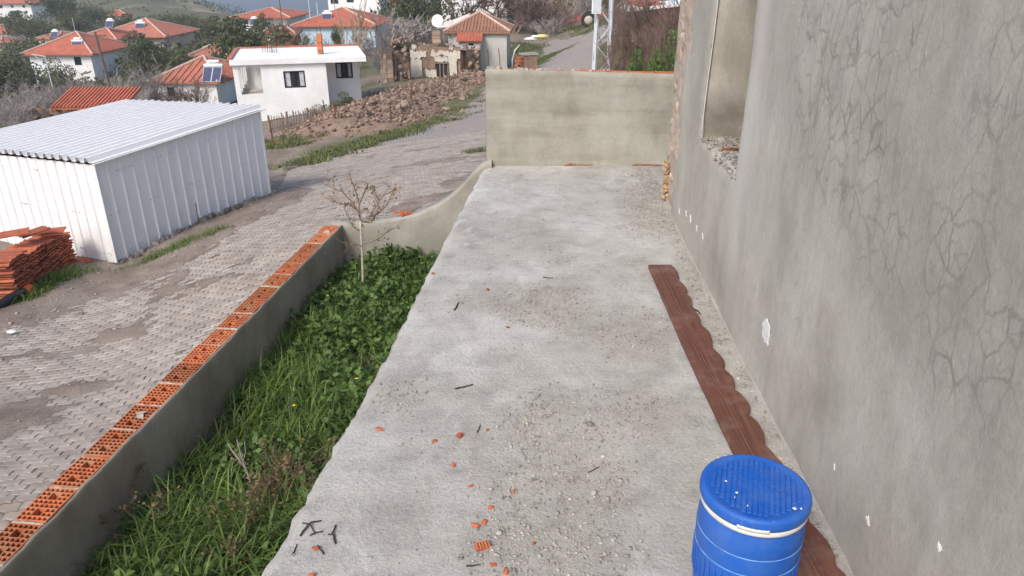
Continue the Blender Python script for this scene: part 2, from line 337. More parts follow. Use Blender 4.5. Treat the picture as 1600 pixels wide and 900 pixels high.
M['soil'] = speckled('garden_soil', (0.075, 0.06, 0.045), 0.4, 8, bump=0.8, bscale=30, bdist=0.03)
t = NT('sea'); t.col((0.02, 0.055, 0.10)); t.set(Roughness=0.45); t.bump(t.noise(t.world((0.02, 0.06, 1)), 1, 6, 0.6), 0.3, 1.0); M['sea'] = t.m

def leafmat(name, c, var=0.35, trans=0.25, rough=0.6, scale=3):
    t = NT(name); r = t.irand(); v = t.world()
    cc = t.ramp(r, [(0, tuple(k * (1 - var) for k in c)), (0.6, c), (1, (c[0] * (1 + var * 1.3), c[1] * (1 + var), c[2] * (1 + var * 0.4)))])
    cc = t.mix(0.6, cc, t.ramp(t.noise(v, scale, 3, 0.5), [(0.3, (0.6,) * 3), (0.7, (1.3, 1.25, 1.1))]), 'MULTIPLY')
    t.col(cc); t.set(Roughness=rough)
    tr = t.n.new('ShaderNodeBsdfTranslucent'); t.l.new(cc, tr.inputs[0]); mx = t.n.new('ShaderNodeMixShader'); mx.inputs[0].default_value = trans
    out = t.n['Material Output']; t.l.new(t.b.outputs[0], mx.inputs[1]); t.l.new(tr.outputs[0], mx.inputs[2]); t.l.new(mx.outputs[0], out.inputs['Surface']); return t.m
M['grass'] = leafmat('grass_blades', (0.15, 0.235, 0.065), 0.5, 0.42, 0.45, 2.2)
M['grassdry'] = leafmat('roadside_grass', (0.15, 0.175, 0.07), 0.45, 0.25, 0.6, 0.9)
M['weedleaf'] = leafmat('weed_leaf', (0.11, 0.185, 0.055), 0.3, 0.25)
M['dryweed'] = leafmat('dry_seed_head', (0.17, 0.125, 0.075), 0.4, 0.2)
M['budleaf'] = leafmat('withered_leaf', (0.28, 0.20, 0.115), 0.3, 0.3)
M['pine'] = leafmat('evergreen_leaf', (0.105, 0.130, 0.068), 0.35, 0.3, 0.7, 0.6)
M['olive'] = leafmat('olive_leaf', (0.14, 0.16, 0.09), 0.35, 0.3, 0.7, 0.6)
M['scrub'] = leafmat('hill_scrub', (0.12, 0.135, 0.08), 0.4, 0.25, 0.8, 0.08)
M['bark'] = speckled('bark', (0.15, 0.115, 0.09), 0.3, 8, bump=0.5, bscale=40)
M['twig'] = speckled('bare_twig', (0.29, 0.255, 0.24), 0.3, 3, rnd=0.25, bump=0)
M['bramble'] = speckled('bramble_stem', (0.155, 0.105, 0.085), 0.35, 2, rnd=0.3, bump=0)
M['poplar'] = speckled('poplar_stem', (0.40, 0.31, 0.21), 0.25, 2, bump=0)
M['sapling'] = speckled('sapling_bark', (0.20, 0.15, 0.105), 0.25, 20, bump=0.3, bscale=80)
M['pale_bark'] = speckled('pale_bark', (0.42, 0.37, 0.30), 0.25, 25, bump=0.3, bscale=80)
M['stick'] = speckled('dark_stick', (0.05, 0.037, 0.03), 0.35, 40, bump=0.3, bscale=150)
M['flower'] = speckled('yellow_petal', (0.75, 0.6, 0.03), 0.1, 10, bump=0)
# sheet metal
def sheet(name, c, rough=0.45, dirt=(0.45, 0.42, 0.37)):
    t = NT(name); v = t.world(); n = t.noise(t.world((2.2, 2.2, 0.3)), 2.3, 8, 0.75)
    cc = t.mix(t.ramp(n, [(0.5, 0.0), (0.8, 0.4)]), c, dirt); cc = t.mix(t.ramp(t.noise(v, 9, 7, .8), [(.62, 0), (.72, .5)]), cc, (.30, .25, .20)); t.col(cc); t.set(Roughness=rough, Metallic=0.0, Specular_IOR_Level=0.5)
    t.bump(t.noise(v, 3, 3), 0.06, 0.03); return t.m
M['sheet'] = sheet('white_painted_sheet', (0.78, 0.775, 0.77)); M['roofsheet'] = sheet('white_roof_sheet', (0.77, 0.76, 0.745), 0.6, (.60, .60, .59))
M['rust'] = speckled('rusty_iron', (0.16, 0.07, 0.035), 0.45, 20, bump=0.4, bscale=80)
M['galv'] = speckled('galvanised_steel', (0.52, 0.55, 0.57), 0.12, 3, rough=0.5, bump=0)
M['tile'] = speckled('roof_tile_clay', (0.42, 0.125, 0.068), 0.3, 9, rnd=0.3, bump=0.4, bscale=60, bdist=0.003, dirt=(0.36, 0.12, 0.07), world=True)
M['pipe'] = speckled('black_pipe', (0.018, 0.02, 0.022), 0.3, 8, rough=0.5, bump=0)
M['orange'] = speckled('orange_plastic', (0.72, 0.13, 0.03), 0.1, 8, rough=0.5, bump=0)
M['white_bit'] = speckled('white_bit', (0.66, 0.65, 0.62), 0.1, 20, bump=0.4, bscale=60)
# blue plastic of the barrel
t = NT('blue_plastic'); v = t.co()
scuff = t.ramp(t.noise(t.co(scale=(1, 1, 5)), 11, 9, 0.8), [(0.60, 0), (0.70, 1)]); scr = t.ramp(t.noise(t.co(scale=(60, 60, 3), rot=(.4, .2, 0)), 1, 5, .7), [(.66, 0), (.72, 1)]); dust = t.ramp(t.noise(v, 5, 8, 0.75), [(0.42, 0.0), (0.75, 0.4)])
c = t.mix(t.ramp(t.noise(v, 7, 6, 0.6), [(0.3, 0.0), (0.75, 0.6)]), (0.006, 0.085, 0.40), (0.014, 0.115, 0.47))
c = t.mix(t.math('MULTIPLY', scuff, 0.38), c, (0.15, 0.27, 0.55)); c = t.mix(t.math('MULTIPLY', scr, 0.3), c, (0.3, 0.4, 0.6)); c = t.mix(dust, c, (0.13, 0.20, 0.36)); t.col(c)
t.l.new(t.ramp(t.noise(v, 14, 6, .7), [(0.3, 0.38), (0.7, 0.66)]), t.b.inputs['Roughness']); t.set(Specular_IOR_Level=0.4)
b1 = t.bump(t.noise(v, 9, 4), 0.25, 0.012); t.bump(t.noise(v, 60, 5, .7), 0.15, 0.003, b1); M['blue'] = t.m
M['bluescar'] = speckled('scuffed_blue_plastic', (0.13, 0.28, 0.60), 0.6, 18, rough=0.5, bump=0)
M['ring'] = speckled('white_plastic_ring', (0.66, 0.66, 0.62), 0.12, 12, rough=0.45, bump=0, dirt=(0.5, 0.48, 0.42))
t = NT('brown_board'); v = t.world(); g = t.noise(t.world((40, 1.2, 1)), 1, 6, 0.6); n = t.noise(v, 6, 6, 0.7)
c = t.ramp(g, [(0.3, (0.085, 0.034, 0.022)), (0.6, (0.145, 0.06, 0.041)), (0.8, (0.19, 0.085, 0.06))])
c = t.mix(t.ramp(n, [(0.5, 0.0), (0.72, 0.7)]), c, (0.22, 0.14, 0.11)); t.col(c); t.set(Roughness=0.7); t.bump(g, 0.2, 0.004); M['board'] = t.m
# village houses
def wallmat(name, c, dirt=None, amp=0.08): return speckled(name, c, amp, 1.1, bump=0.15, bscale=20, bdist=0.01, dirt=dirt or tuple(k * 0.78 for k in c))
M['white'] = wallmat('white_wash', (0.80, 0.80, 0.80), (0.70, 0.69, 0.67)); M['cream'] = wallmat('cream_wall', (0.58, 0.53, 0.46)); M['blue_wall'] = wallmat('pale_blue_wall', (0.50, 0.63, 0.72))
M['grey_wall'] = wallmat('grey_render_wall', (0.50, 0.48, 0.45), (0.40, 0.385, 0.36)); M['yellow_wall'] = wallmat('ochre_wall', (0.50, 0.42, 0.20)); M['white_shade'] = wallmat('off_white_wall', (0.74, 0.735, 0.73))
def roofmat(name, c, sc_=4.2):
    t = NT(name); v = t.co(); n = t.noise(v, 1.2, 7, 0.7); f = t.noise(v, 9, 4, 0.7)
    cc = t.ramp(n, [(0.3, tuple(k * 0.72 for k in c)), (0.55, c), (0.75, (c[0] * 1.18, c[1] * 1.25, c[2] * 1.3))])
    cc = t.mix(0.6, cc, t.ramp(f, [(0.3, (0.62,) * 3), (0.65, (1.15,) * 3)]), 'MULTIPLY'); t.col(cc); t.bump(f, 0.5, 0.05); return t.m
M['roof'] = roofmat('red_roof_tiles', (0.46, 0.14, 0.085)); M['roof_old'] = roofmat('weathered_roof_tiles', (0.33, 0.17, 0.11)); M['roof_pink'] = roofmat('faded_roof_tiles', (0.45, 0.17, 0.11))
M['cap'] = speckled('ridge_mortar', (0.56, 0.40, 0.33), 0.2, 4, bump=0)
t = NT('window_glass'); t.col((0.03, 0.035, 0.045)); t.set(Roughness=0.12, Specular_IOR_Level=0.6); M['glass'] = t.m
M['frame_dark'] = speckled('dark_frame', (0.022, 0.025, 0.032), 0.1, 6, rough=0.5, bump=0); M['frame_white'] = speckled('white_frame', (0.75, 0.75, 0.75), 0.05, 6, rough=0.5, bump=0)
M['curtain'] = speckled('curtain', (0.55, 0.55, 0.57), 0.2, 6, bump=0); M['wood'] = speckled('grey_wood', (0.26, 0.215, 0.175), 0.35, 6, rnd=0.3, bump=0.3, bscale=30)
M['solar'] = speckled('solar_collector', (0.055, 0.06, 0.13), 0.2, 2, rough=0.35, bump=0); M['tank'] = speckled('white_tank', (0.82, 0.82, 0.82), 0.05, 2, rough=0.4, bump=0)
M['stone'] = speckled('field_stone', (0.27, 0.19, 0.145), 0.4, 6, rnd=0.55, bump=0.7, bscale=12, bdist=0.03, dirt=(0.34, 0.26, 0.20))
M['stone_stuff'] = speckled('rubble_bits', (0.255, 0.175, 0.13), 0.35, 3, isl=0.55, bump=0)
M['rubble'] = speckled('rubble_earth', (0.26, 0.175, 0.125), 0.35, 2.5, bump=0.9, bscale=9, bdist=0.08, dirt=(0.33, 0.24, 0.18), world=True)
M['plaster'] = speckled('old_plaster', (0.62, 0.58, 0.50), 0.15, 2.5, bump=0.4, bscale=12, bdist=0.02, dirt=(0.50, 0.42, 0.33))
M['darkgap'] = speckled('dark_opening', (0.03, 0.026, 0.022), 0.2, 3, bump=0)
M['tyre'] = speckled('tractor_tyre', (0.03, 0.03, 0.03), 0.2, 6, bump=0); M['rim'] = speckled('dusty_rim', (0.45, 0.40, 0.33), 0.15, 6, bump=0); M['red'] = speckled('red_paint', (0.45, 0.045, 0.03), 0.2, 6, rough=0.5, bump=0)
M['sack_y'] = speckled('yellow_sack', (0.62, 0.55, 0.22), 0.2, 5, bump=0.4, bscale=20); M['sack_w'] = speckled('white_sack', (0.72, 0.71, 0.67), 0.15, 5, bump=0.4, bscale=20)
M['redwall'] = speckled('brick_red_wall', (0.34, 0.11, 0.075), 0.25, 3, bump=0.4, bscale=10); M['block'] = speckled('cut_stone', (0.42, 0.30, 0.22), 0.25, 5, rnd=0.3, bump=0.5, bscale=15, bdist=0.02)

# ================================================================== SETTING
# ---- plan outlines of the paved street
left_px = [(424, 306), (450, 266), (560, 224), (640, 205), (700, 184), (757, 144), (800, 118), (838, 98), (850, 84), (845, 70), (868, 60), (925, 50)]
street = [(-4.6, 13.6)] + [tuple(onT(*p)[:2]) for p in left_px[1:]] + [(14.5, 84), (11.5, 70), (8.5, 58), (5, 45), (3.2, 30), (2.8, 20), (2.4, 9.6), (-2.1, 8.6), (-2.9, 2.0), (-8.6, 2.0), (-8.3, 5.2), (-7.2, 7.6), (-5.6, 10.4)]
def in_poly(x, y, poly):
    x = np.asarray(x); y = np.asarray(y); ins = np.zeros(x.shape, bool); n = len(poly)
    for i in range(n):
        x0, y0 = poly[i]; x1, y1 = poly[(i + 1) % n]
        c = ((y0 > y) != (y1 > y)); ins ^= c & (x < (x1 - x0) * (y - y0) / ((y1 - y0) if y1 != y0 else 1e-9) + x0)
    return ins
def dist_poly(x, y, pts, closed=False):
    x = np.asarray(x, float); y = np.asarray(y, float); d = np.full(x.shape, 1e9); n = len(pts)
    for i in range(n if closed else n - 1):
        x0, y0 = pts[i]; x1, y1 = pts[(i + 1) % n]; dx, dy = x1 - x0, y1 - y0
        s = np.clip(((x - x0) * dx + (y - y0) * dy) / (dx * dx + dy * dy + 1e-12), 0, 1)
        d = np.minimum(d, np.hypot(x - x0 - s * dx, y - y0 - s * dy))
    return d
# low garden wall line (inner top edge) and its outer side
WI0 = np.array([-2.67, 2.9]); WI1 = np.array([-2.05, 8.44]); WD = (WI1 - WI0) / np.linalg.norm(WI1 - WI0); WN = np.array([-WD[1], WD[0]])   # WN points to the street
def wall_pt(s, o): p = WI1 - WD * s + WN * o; return p      # s metres back from the far corner, o metres towards the street
WT = 0.215; WTOP = -0.71
# ---- terrain sheet
uu = np.linspace(-1.55, 1.25, 330); vv = np.geomspace(1.2, 900, 330)
TX = uu[None, :] * vv[:, None]; TY = np.repeat(vv[:, None], len(uu), 1); TZ = T(TX, TY)
TZ = TZ + (fbm(TX * 0.35, TY * 0.35, 3) - 0.5) * np.clip((TY - 14) / 40, 0, 1) * 0.7 + (fbm(TX * 0.03, TY * 0.03, 9) - 0.5) * np.clip((TY - 110) / 150, 0, 1) * 8
TZ = TZ - 0.05 * (TY < 24)
under = (TX > -3.6) & (TY < 9.5); TZ = np.where(under, np.minimum(TZ, -1.55), TZ)
tm = gridmesh('ground', TX, TY, TZ)
n1 = fbm(TX * 0.12, TY * 0.12, 31); n2 = fbm(TX * 0.5, TY * 0.5, 41); n3 = fbm(TX * 0.02, TY * 0.03, 51)
def L3(a, b, f): return np.asarray(a)[None, None, :] * (1 - f[..., None]) + np.asarray(b)[None, None, :] * f[..., None]
earth = L3((0.20, 0.155, 0.12), (0.29, 0.225, 0.18), n2); green = L3((0.075, 0.085, 0.038), (0.13, 0.13, 0.065), n2); tan = np.array((0.30, 0.235, 0.165))
col = earth * (1 - sstep(0.42, 0.62, n1)[..., None]) + green * sstep(0.42, 0.62, n1)[..., None]
far = sstep(90, 160, TY)[..., None]
hill = L3((0.075, 0.082, 0.045), (0.15, 0.15, 0.085), n2); hill = hill * (1 - 0.9 * sstep(0.56, 0.66, n3)[..., None]) + tan * 0.9 * sstep(0.56, 0.66, n3)[..., None]
col = col * (1 - far) + hill * far
sroad = np.where(in_poly(TX, TY, street), 1, -1) * dist_poly(TX, TY, street, True)
verge = np.exp(-((sroad + 0.9) / 0.8) ** 2) * (TY > 17) * (TY < 75)
col = col * (1 - verge[..., None]) + (green * 1.15) * verge[..., None]
vcol(tm, col.reshape(-1, 3)); vval(tm, np.clip(0.5 + sroad / 1.2, 0, 1).ravel(), 'road')
tag(link('ground', tm, M['ground']), kind='structure')
sea = MB(); sea.face((-9000, -3000, -60), (9000, -3000, -60), (9000, 12000, -60), (-9000, 12000, -60)); tag(sea.build('sea', M['sea']), kind='structure')

# ---- near street: dirt bed that swells over the pavers in patches, and the pavers themselves
gx = np.arange(-13.0, 2.6, 0.06); gy = np.arange(1.8, 24.5, 0.06); GX, GY = np.meshgrid(gx, gy)
def dirt_thick(x, y):
    base = -0.0085 + (fbm(x * 3, y * 3, 5, 3) - 0.5) * 0.012
    n = fbm(x * 1.3, y * 1.3, 77, 5); n2 = fbm(x * 0.45, y * 0.45, 78, 4)
    edge = dist_poly(x, y, street, True) * np.where(in_poly(x, y, street), 1, -1)
    shed_line = [(-8.8, 1.0), (-8.3, 5.2), (-6.9, 8.1), (-5.3, 10.4), (-4.4, 12.6), (-4.5, 14.2)]
    d = dist_poly(x, y, shed_line)
    m = np.exp(-(d / 0.62) ** 2) * 1.15
    for (px, py, rx, ry, w) in blobs: m = np.maximum(m, w * np.exp(-(((x - px) / rx) ** 2 + ((y - py) / ry) ** 2)))
    nf = fbm(x * 6.5, y * 6.5, 79, 4); thick = (m + (n - 0.5) * 1.15 + (n2 - 0.5) * 0.55 + (nf - 0.5) * 0.85 - 0.405) * 0.06
    out = np.maximum(base, np.clip(thick, -0.02, 0.045))
    return np.where(edge < 0, 0.012 + (n - 0.4) * 0.12 + np.clip(-edge, 0, 1) * 0.03, out)
blobs = []
for (px, py, rx, ry, w) in [(10, 655, 0.55, 0.42, 1.05), (120, 612, 0.4, 0.2, 0.7), (60, 560, 0.7, 0.22, 0.65), (190, 525, 0.5, 0.2, 0.55), (330, 440, 0.6, 0.3, 0.45),
                            (700, 305, 0.9, 0.35, 0.95), (640, 322, 0.6, 0.25, 0.8), (735, 285, 0.6, 0.8, 0.8), (440, 300, 0.7, 0.6, 0.8), (600, 290, 0.7, 0.3, 0.55), (745, 245, 1.2, 0.8, 0.6)]:
    p = onT(px, py); blobs.append((p.x, p.y, rx, ry, w))
th = dirt_thick(GX, GY); GZ0 = T(GX, GY); GZ = GZ0 + th - 0.15 * sstep(23.2, 24.3, GY) + (fbm(GX * 9, GY * 9, 8, 2) - 0.5) * 0.014 * (th > 0.0)
sx = (GX - WI0[0]) * WN[0] + (GY - WI0[1]) * WN[1]
keep = ~((sx[:-1, :-1] < 0.12) & (GY[:-1, :-1] < 8.5)) & ~((GX[:-1, :-1] > -2.3) & (GY[:-1, :-1] < 8.56))
keep &= (np.abs(GX[:-1, :-1]) < GY[:-1, :-1] * 0.85 + 1.5)
dm = gridmesh('road', GX, GY, GZ, keep); vval(dm, sstep(-0.01, 0.02, th).ravel(), 'thick')
road = tag(link('road', dm, M['dirt']), kind='structure')
PL, PW = 0.158, 0.088; g = 0.0042; amp = 0.013; ge = 0.0013
def paver_outline(ins):
    top = [(PL * k / 4, PW + (amp if k % 2 else -amp) * (0.55)) for k in range(5)]; bot = [(PL * k / 4, (amp if k % 2 else -amp) * 0.55) for k in range(5)]
    pts = [(x, y + g + ins) for x, y in bot] + [(x, y - g - ins) for x, y in reversed(top)]
    return [(min(max(x, ge + ins), PL - ge - ins) - PL / 2, y - PW / 2) for x, y in pts]
o0, o1 = paver_outline(0), paver_outline(0.006); n = len(o0)
PV = [(x, y, -0.05) for x, y in o0] + [(x, y, -0.005) for x, y in o0] + [(x, y, 0.0) for x, y in o1]
PF = []
for a in (0, n):
    for k in range(n): PF.append((a + k, a + (k + 1) % n, a + n + (k + 1) % n, a + n + k))
for k in range(n // 2 - 1): PF.append((2 * n + k, 2 * n + k + 1, 2 * n + n - 2 - k, 2 * n + n - 1 - k))
pm = MB(); pm.v = PV; pm.f = PF; pav_me = pm.mesh('paver'); pav_me.materials.append(M['paver'])
ra = R(8); ca, sa = math.cos(ra), math.sin(ra)
ii, jj = np.meshgrid(np.arange(-98, 60), np.arange(-40, 295)); lx = (ii + 0.5 * (jj % 2)) * PL; ly = jj * PW
PX = (ca * lx - sa * ly).ravel(); PY = (sa * lx + ca * ly + 2.0).ravel()
ok = in_poly(PX, PY, street) & (PY < 23.5) & (PY > 2.0); so = (PX - WI0[0]) * WN[0] + (PY - WI0[1]) * WN[1]
ok &= ~((so < WT + 0.06) & (PY < 8.75)) & ~((PX > -2.3) & (PY < 8.72)) & (np.abs(PX) < PY * 0.76 + 1.0); PX, PY = PX[ok], PY[ok]
tk = dirt_thick(PX, PY); ok = tk < 0.022; PX, PY = PX[ok], PY[ok]
e = 0.08; PZ = T(PX, PY); gxs = (T(PX + e, PY) - T(PX - e, PY)) / (2 * e); gys = (T(PX, PY + e) - T(PX, PY - e)) / (2 * e)
gxs = gxs + rng.normal(0, 0.018, len(PX)); gys = gys + rng.normal(0, 0.018, len(PX)); PZ = PZ + rng.normal(0, 0.0022, len(PX)) + (fbm(PX * 1.1, PY * 1.1, 19) - 0.5) * 0.016
Nn = np.stack([-gxs, -gys, np.ones_like(gxs)], -1); Nn /= np.linalg.norm(Nn, axis=1)[:, None]
Xa = np.stack([np.full_like(PX, ca), np.full_like(PX, sa), np.zeros_like(PX)], -1); Xa -= Nn * (Xa * Nn).sum(1)[:, None]; Xa /= np.linalg.norm(Xa, axis=1)[:, None]; Ya = np.cross(Nn, Xa)
RM = np.stack([Xa, Ya, Nn], -1); OFF = np.stack([PX, PY, PZ], -1)
dep = PY * CT - (PZ - EYE) * ST; sxp = 800 + FPX * PX / dep; syp = 450 - FPX * (PY * ST + (PZ - EYE) * CT) / dep
vis = (sxp > -5) & (sxp < 1605) & (syp < 905) & (syp > -5)
order = np.argsort(np.where(vis, dep, 1e6)); near = order[:300]; rest = order[300:]
for k in near:
    m = Matrix([[*RM[k][0], OFF[k][0]], [*RM[k][1], OFF[k][1]], [*RM[k][2], OFF[k][2]], [0, 0, 0, 1]])
    o = link('paver', pav_me, None, road); o.matrix_local = m
V, Q = instances(PV, PF, (RM[rest], OFF[rest])); tag(link('paver_field', bulk('paver_field', V, Q), M['paver_stuff'], road), kind='stuff')
# loose stones and crumbs on the dirt
def scatter_stones(name, pts, sizes, mat, flat=0.6, parent=None, kind='stuff', seed=1):
    gg = np.random.default_rng(seed); n = len(pts); Rm = rand_rot(n, gg) ; S = np.stack([sizes * gg.uniform(0.7, 1.3, n), sizes * gg.uniform(0.7, 1.3, n), sizes * flat * gg.uniform(0.7, 1.2, n)], -1)
    az = gg.uniform(0, 6.28, n); Rz = np.zeros((n, 3, 3)); Rz[:, 0, 0] = np.cos(az); Rz[:, 0, 1] = -np.sin(az); Rz[:, 1, 0] = np.sin(az); Rz[:, 1, 1] = np.cos(az); Rz[:, 2, 2] = 1
    mm = Rz @ (S[:, :, None] * np.eye(3)[None]) @ Rm
    V, Q = instances(ICO_V, ICO_F, (mm, np.asarray(pts, float))); V = V + gg.normal(0, 1, V.shape) * np.repeat(sizes, 12)[:, None] * 0.12
    o = link(name, bulk(name, V, Q), mat, parent); tag(o, kind=kind); return o
n = 9000; x = rng.uniform(-10.5, 1, n); y = rng.uniform(2.6, 22, n); tk = dirt_thick(x, y); so = (x - WI0[0]) * WN[0] + (y - WI0[1]) * WN[1]
ok = (tk > 0.006) & ((so > WT + 0.05) | (y > 8.8)) & ((x < -2.3) | (y > 8.8)) & (np.abs(x) < y * 0.75 + 0.6); x, y, tk = x[ok], y[ok], tk[ok]
sz = 0.006 + 0.022 * rng.random(len(x)) ** 4
o = scatter_stones('loose_stones', np.stack([x, y, T(x, y) + tk + 0.004], -1), sz, speckled('road_stone', (0.33, 0.27, 0.225), 0.3, 6, isl=0.5, bump=0)); tag(o, 'small loose stones and grit lying on the dirt of the street', 'gravel')

# ---- terrace slab
edge_pts = [(-1.32, -0.6), (-1.2, 0.5), (-1.0, 2.18), (-0.885, 3.12), (-0.785, 3.99), (-0.60, 5.97), (-0.33, 8.65), (-0.25, 9.4)]
ey = np.array([p[1] for p in edge_pts]); ex = np.array([p[0] for p in edge_pts])
def slab_edge(y): return np.interp(y, ey, ex) + ((fbm(np.asarray(y) * 1.6, np.asarray(y) * 0 + 3.3, 61, 3) - 0.5) * 0.026 + (fbm(np.asarray(y) * 11, np.asarray(y) * 0 + 7.3, 62, 4) - 0.5) * 0.05) * np.clip((9.5 - np.asarray(y)) / 6, 0.3, 1)
def wall_x(y): return 1.2575 + 0.0375 * np.asarray(y, float)
ys = np.arange(-0.6, 8.72, 0.022); fr = np.linspace(0, 1, 100) ** 1.25
el = slab_edge(ys); er = np.where(ys < 7.25, wall_x(ys) + 0.06, 2.1)
SX = el[:, None] * (1 - fr) + er[:, None] * fr; SY = np.repeat(ys[:, None], 100, 1)
def grit_mask(x, y):
    n = fbm(x * 1.6, y * 1.6, 91, 5)
    m = np.zeros_like(x)
    for (px, py, rx, ry, w) in grit_blobs: m = np.maximum(m, w * np.exp(-(((x - px) / rx) ** 2 + ((y - py) / ry) ** 2)))
    m = np.maximum(m, 0.95 * np.exp(-((x - wall_x(y)) / 0.16) ** 2) * (y > 2.2))
    return np.clip((m + (n - 0.5) * 1.0 - 0.30) * 2.2, 0, 1)
grit_blobs = []
for (px, py, rx, ry, w) in [(850, 660, 0.33, 0.55, 0.95), (870, 760, 0.34, 0.4, 1.05), (850, 860, 0.35, 0.3, 1.1), (830, 475, 0.38, 0.45, 0.85), (860, 400, 0.25, 0.35, 0.55), (720, 470, 0.25, 0.4, 0.6), (980, 540, 0.3, 0.5, 0.45), (1010, 330, 0.3, 0.9, 0.7), (1000, 640, 0.22, 0.3, 0.5), (640, 610, 0.25, 0.25, 0.4), (960, 850, 0.25, 0.3, 0.6)]:
    p = aZ(px, py, 0); grit_blobs.append((p.x, p.y, rx, ry, w))
GM = grit_mask(SX, SY)
def slab_z(x, y):
    x = np.asarray(x, float); y = np.asarray(y, float)
    z = (fbm(x * 1.1, y * 1.1, 21, 4) - 0.5) * 0.035 + (fbm(x * 6, y * 6, 23, 3) - 0.5) * 0.008
    d = x - slab_edge(y); z = z - np.exp(-(d / 0.035) ** 2) * 0.035 - np.exp(-(d / 0.16) ** 2) * 0.03 * fbm(x * 5, y * 5, 25, 3)
    return z
SZ = slab_z(SX, SY) + GM * (fbm(SX * 25, SY * 25, 27, 2) - 0.35) * 0.012
slm = gridmesh('terrace_floor', SX, SY, SZ); vval(slm, GM.ravel(), 'grit'); tag(link('terrace_floor', slm, M['slab']), kind='structure')
P = []
for zz, off in ((-1.6, 0.02), (-0.8, 0.03), (-0.25, 0.015), (-0.1, 0.02), (-0.05, 0.006)):
    P.append([(a + off + (0.02 * fbm(b * 9, zz * 9, 5) - 0.01), b, zz) for a, b in zip(el, ys)])
P.append([(a, b, c) for a, b, c in zip(el, ys, SZ[:, 0])])
tag(MB().grid([list(r) for r in P]).build('terrace_side', M['slab'], None, True), kind='structure')
# crumbled concrete lying on it
n = 190000; x = rng.uniform(-1.2, 1.6, n); y = rng.uniform(1.9, 8.4, n); gm = grit_mask(x, y); ok = (rng.random(n) < gm * 0.75 + 0.012) & (x > slab_edge(y) + 0.03) & (x < np.where(y < 7.2, wall_x(y) - 0.02, 1.7))
x, y = x[ok], y[ok]; sz = 0.0020 + 0.0068 * rng.random(len(x)) ** 5
nb = rng.random(len(x)) < 0.008 * np.exp(-((y - 2.3) / 1.1) ** 2) * 1.2; sz[nb] += rng.uniform(0.004, 0.011, nb.sum())
tag(scatter_stones('crumbled_concrete', np.stack([x, y, slab_z(x, y) + 0.003 + sz * 0.2], -1), sz, M['gravel']), 'grey concrete crumbs and grit scattered over the terrace', 'gravel')

# ---- garden bed with grass
gxx, gyy = np.meshgrid(np.linspace(0, 1, 24), np.arange(1.0, 8.5, 0.1)); inner = np.interp(gyy, [0, WI0[1], WI1[1], 9], [WI0[0] - 0.31, WI0[0], WI1[0], WI1[0]])
BX = (inner - 0.05) * (1 - gxx) + (np.interp(gyy, ey, ex) + 0.1) * gxx
def soil_z(x, y): return -1.30 + 0.05 * np.clip((np.asarray(y) - 5) / 3, 0, 1) + (fbm(np.asarray(x) * 1.5, np.asarray(y) * 1.5, 66) - 0.5) * 0.14
tag(link('garden_soil', gridmesh('garden_soil', BX, gyy, soil_z(BX, gyy)), M['soil']), kind='structure')
def blades(x, y, z, length, width, lean, seg=4, seed=2):
    gg = np.random.default_rng(seed); n = len(x); az = gg.uniform(0, 6.283, n); d = np.stack([np.cos(az), np.sin(az)], -1); pr = np.stack([-d[:, 1], d[:, 0]], -1)
    ts = np.linspace(0, 1, seg + 1); V = np.zeros((n, seg + 1, 2, 3))
    for k, tt in enumerate(ts):
        ang = lean * tt * 1.25; r = length * (tt - 0.12 * tt ** 2); hor = r * np.sin(np.minimum(ang, 1.9)) * 0.85; ver = r * np.cos(np.minimum(ang, 1.75) * 0.9)
        c = np.stack([x + d[:, 0] * hor, y + d[:, 1] * hor, z + ver], -1); w = width * (1 - tt ** 2.2) * 0.5 + 0.0004
        V[:, k, 0, :] = c; V[:, k, 1, :] = c; V[:, k, 0, :2] += pr * w[:, None]; V[:, k, 1, :2] -= pr * w[:, None]
    idx = np.arange(n * (seg + 1) * 2).reshape(n, seg + 1, 2)
    Q = np.stack([idx[:, :-1, 0], idx[:, :-1, 1], idx[:, 1:, 1], idx[:, 1:, 0]], -1).reshape(-1, 4)
    return V.reshape(-1, 3), Q
n = 30000; y = rng.uniform(1.9, 8.38, n); fr_ = rng.random(n); xi = np.interp(y, [0, WI0[1], WI1[1], 9], [WI0[0] - 0.31, WI0[0], WI1[0], WI1[0]]) + 0.03; x = xi + (np.interp(y, ey, ex) + 0.05 - xi) * fr_
dens = fbm(x * 1.6, y * 1.6, 101, 3); ok = rng.random(n) < np.clip((dens - 0.25) * 3.0, 0.12, 1); x, y, dens = x[ok], y[ok], dens[ok]
ln = (0.15 + 0.25 * rng.random(len(x))) * (0.6 + 0.9 * dens) * np.where(y > 6.6, 0.75, 1.0)
V, Q = blades(x, y, soil_z(x, y) - 0.01, ln, rng.uniform(0.006, 0.017, len(x)), rng.uniform(0.4, 2.0, len(x)))
tag(link('garden_grass', bulk('garden_grass', V, Q, True), M['grass']), 'long lush green grass filling the garden bed below the terrace', 'grass', kind='stuff')
def tufts(name, pts, label, mat, count, spread, length, width=0.008, seed=3, z0=None):
    gg = np.random.default_rng(seed); X = []; Y = []
    for (cx, cy) in pts: X.append(cx + gg.normal(0, spread, count)); Y.append(cy + gg.normal(0, spread, count))
    X = np.concatenate(X); Y = np.concatenate(Y); Z = T(X, Y) if z0 is None else np.full(len(X), z0)
    V, Q = blades(X, Y, Z + 0.005, length * gg.uniform(0.4, 1.1, len(X)), width * gg.uniform(0.6, 1.3, len(X)), gg.uniform(0.2, 1.4, len(X)), 3, seed)
    return tag(link(name, bulk(name, V, Q, True), mat), label, 'grass', kind='stuff')
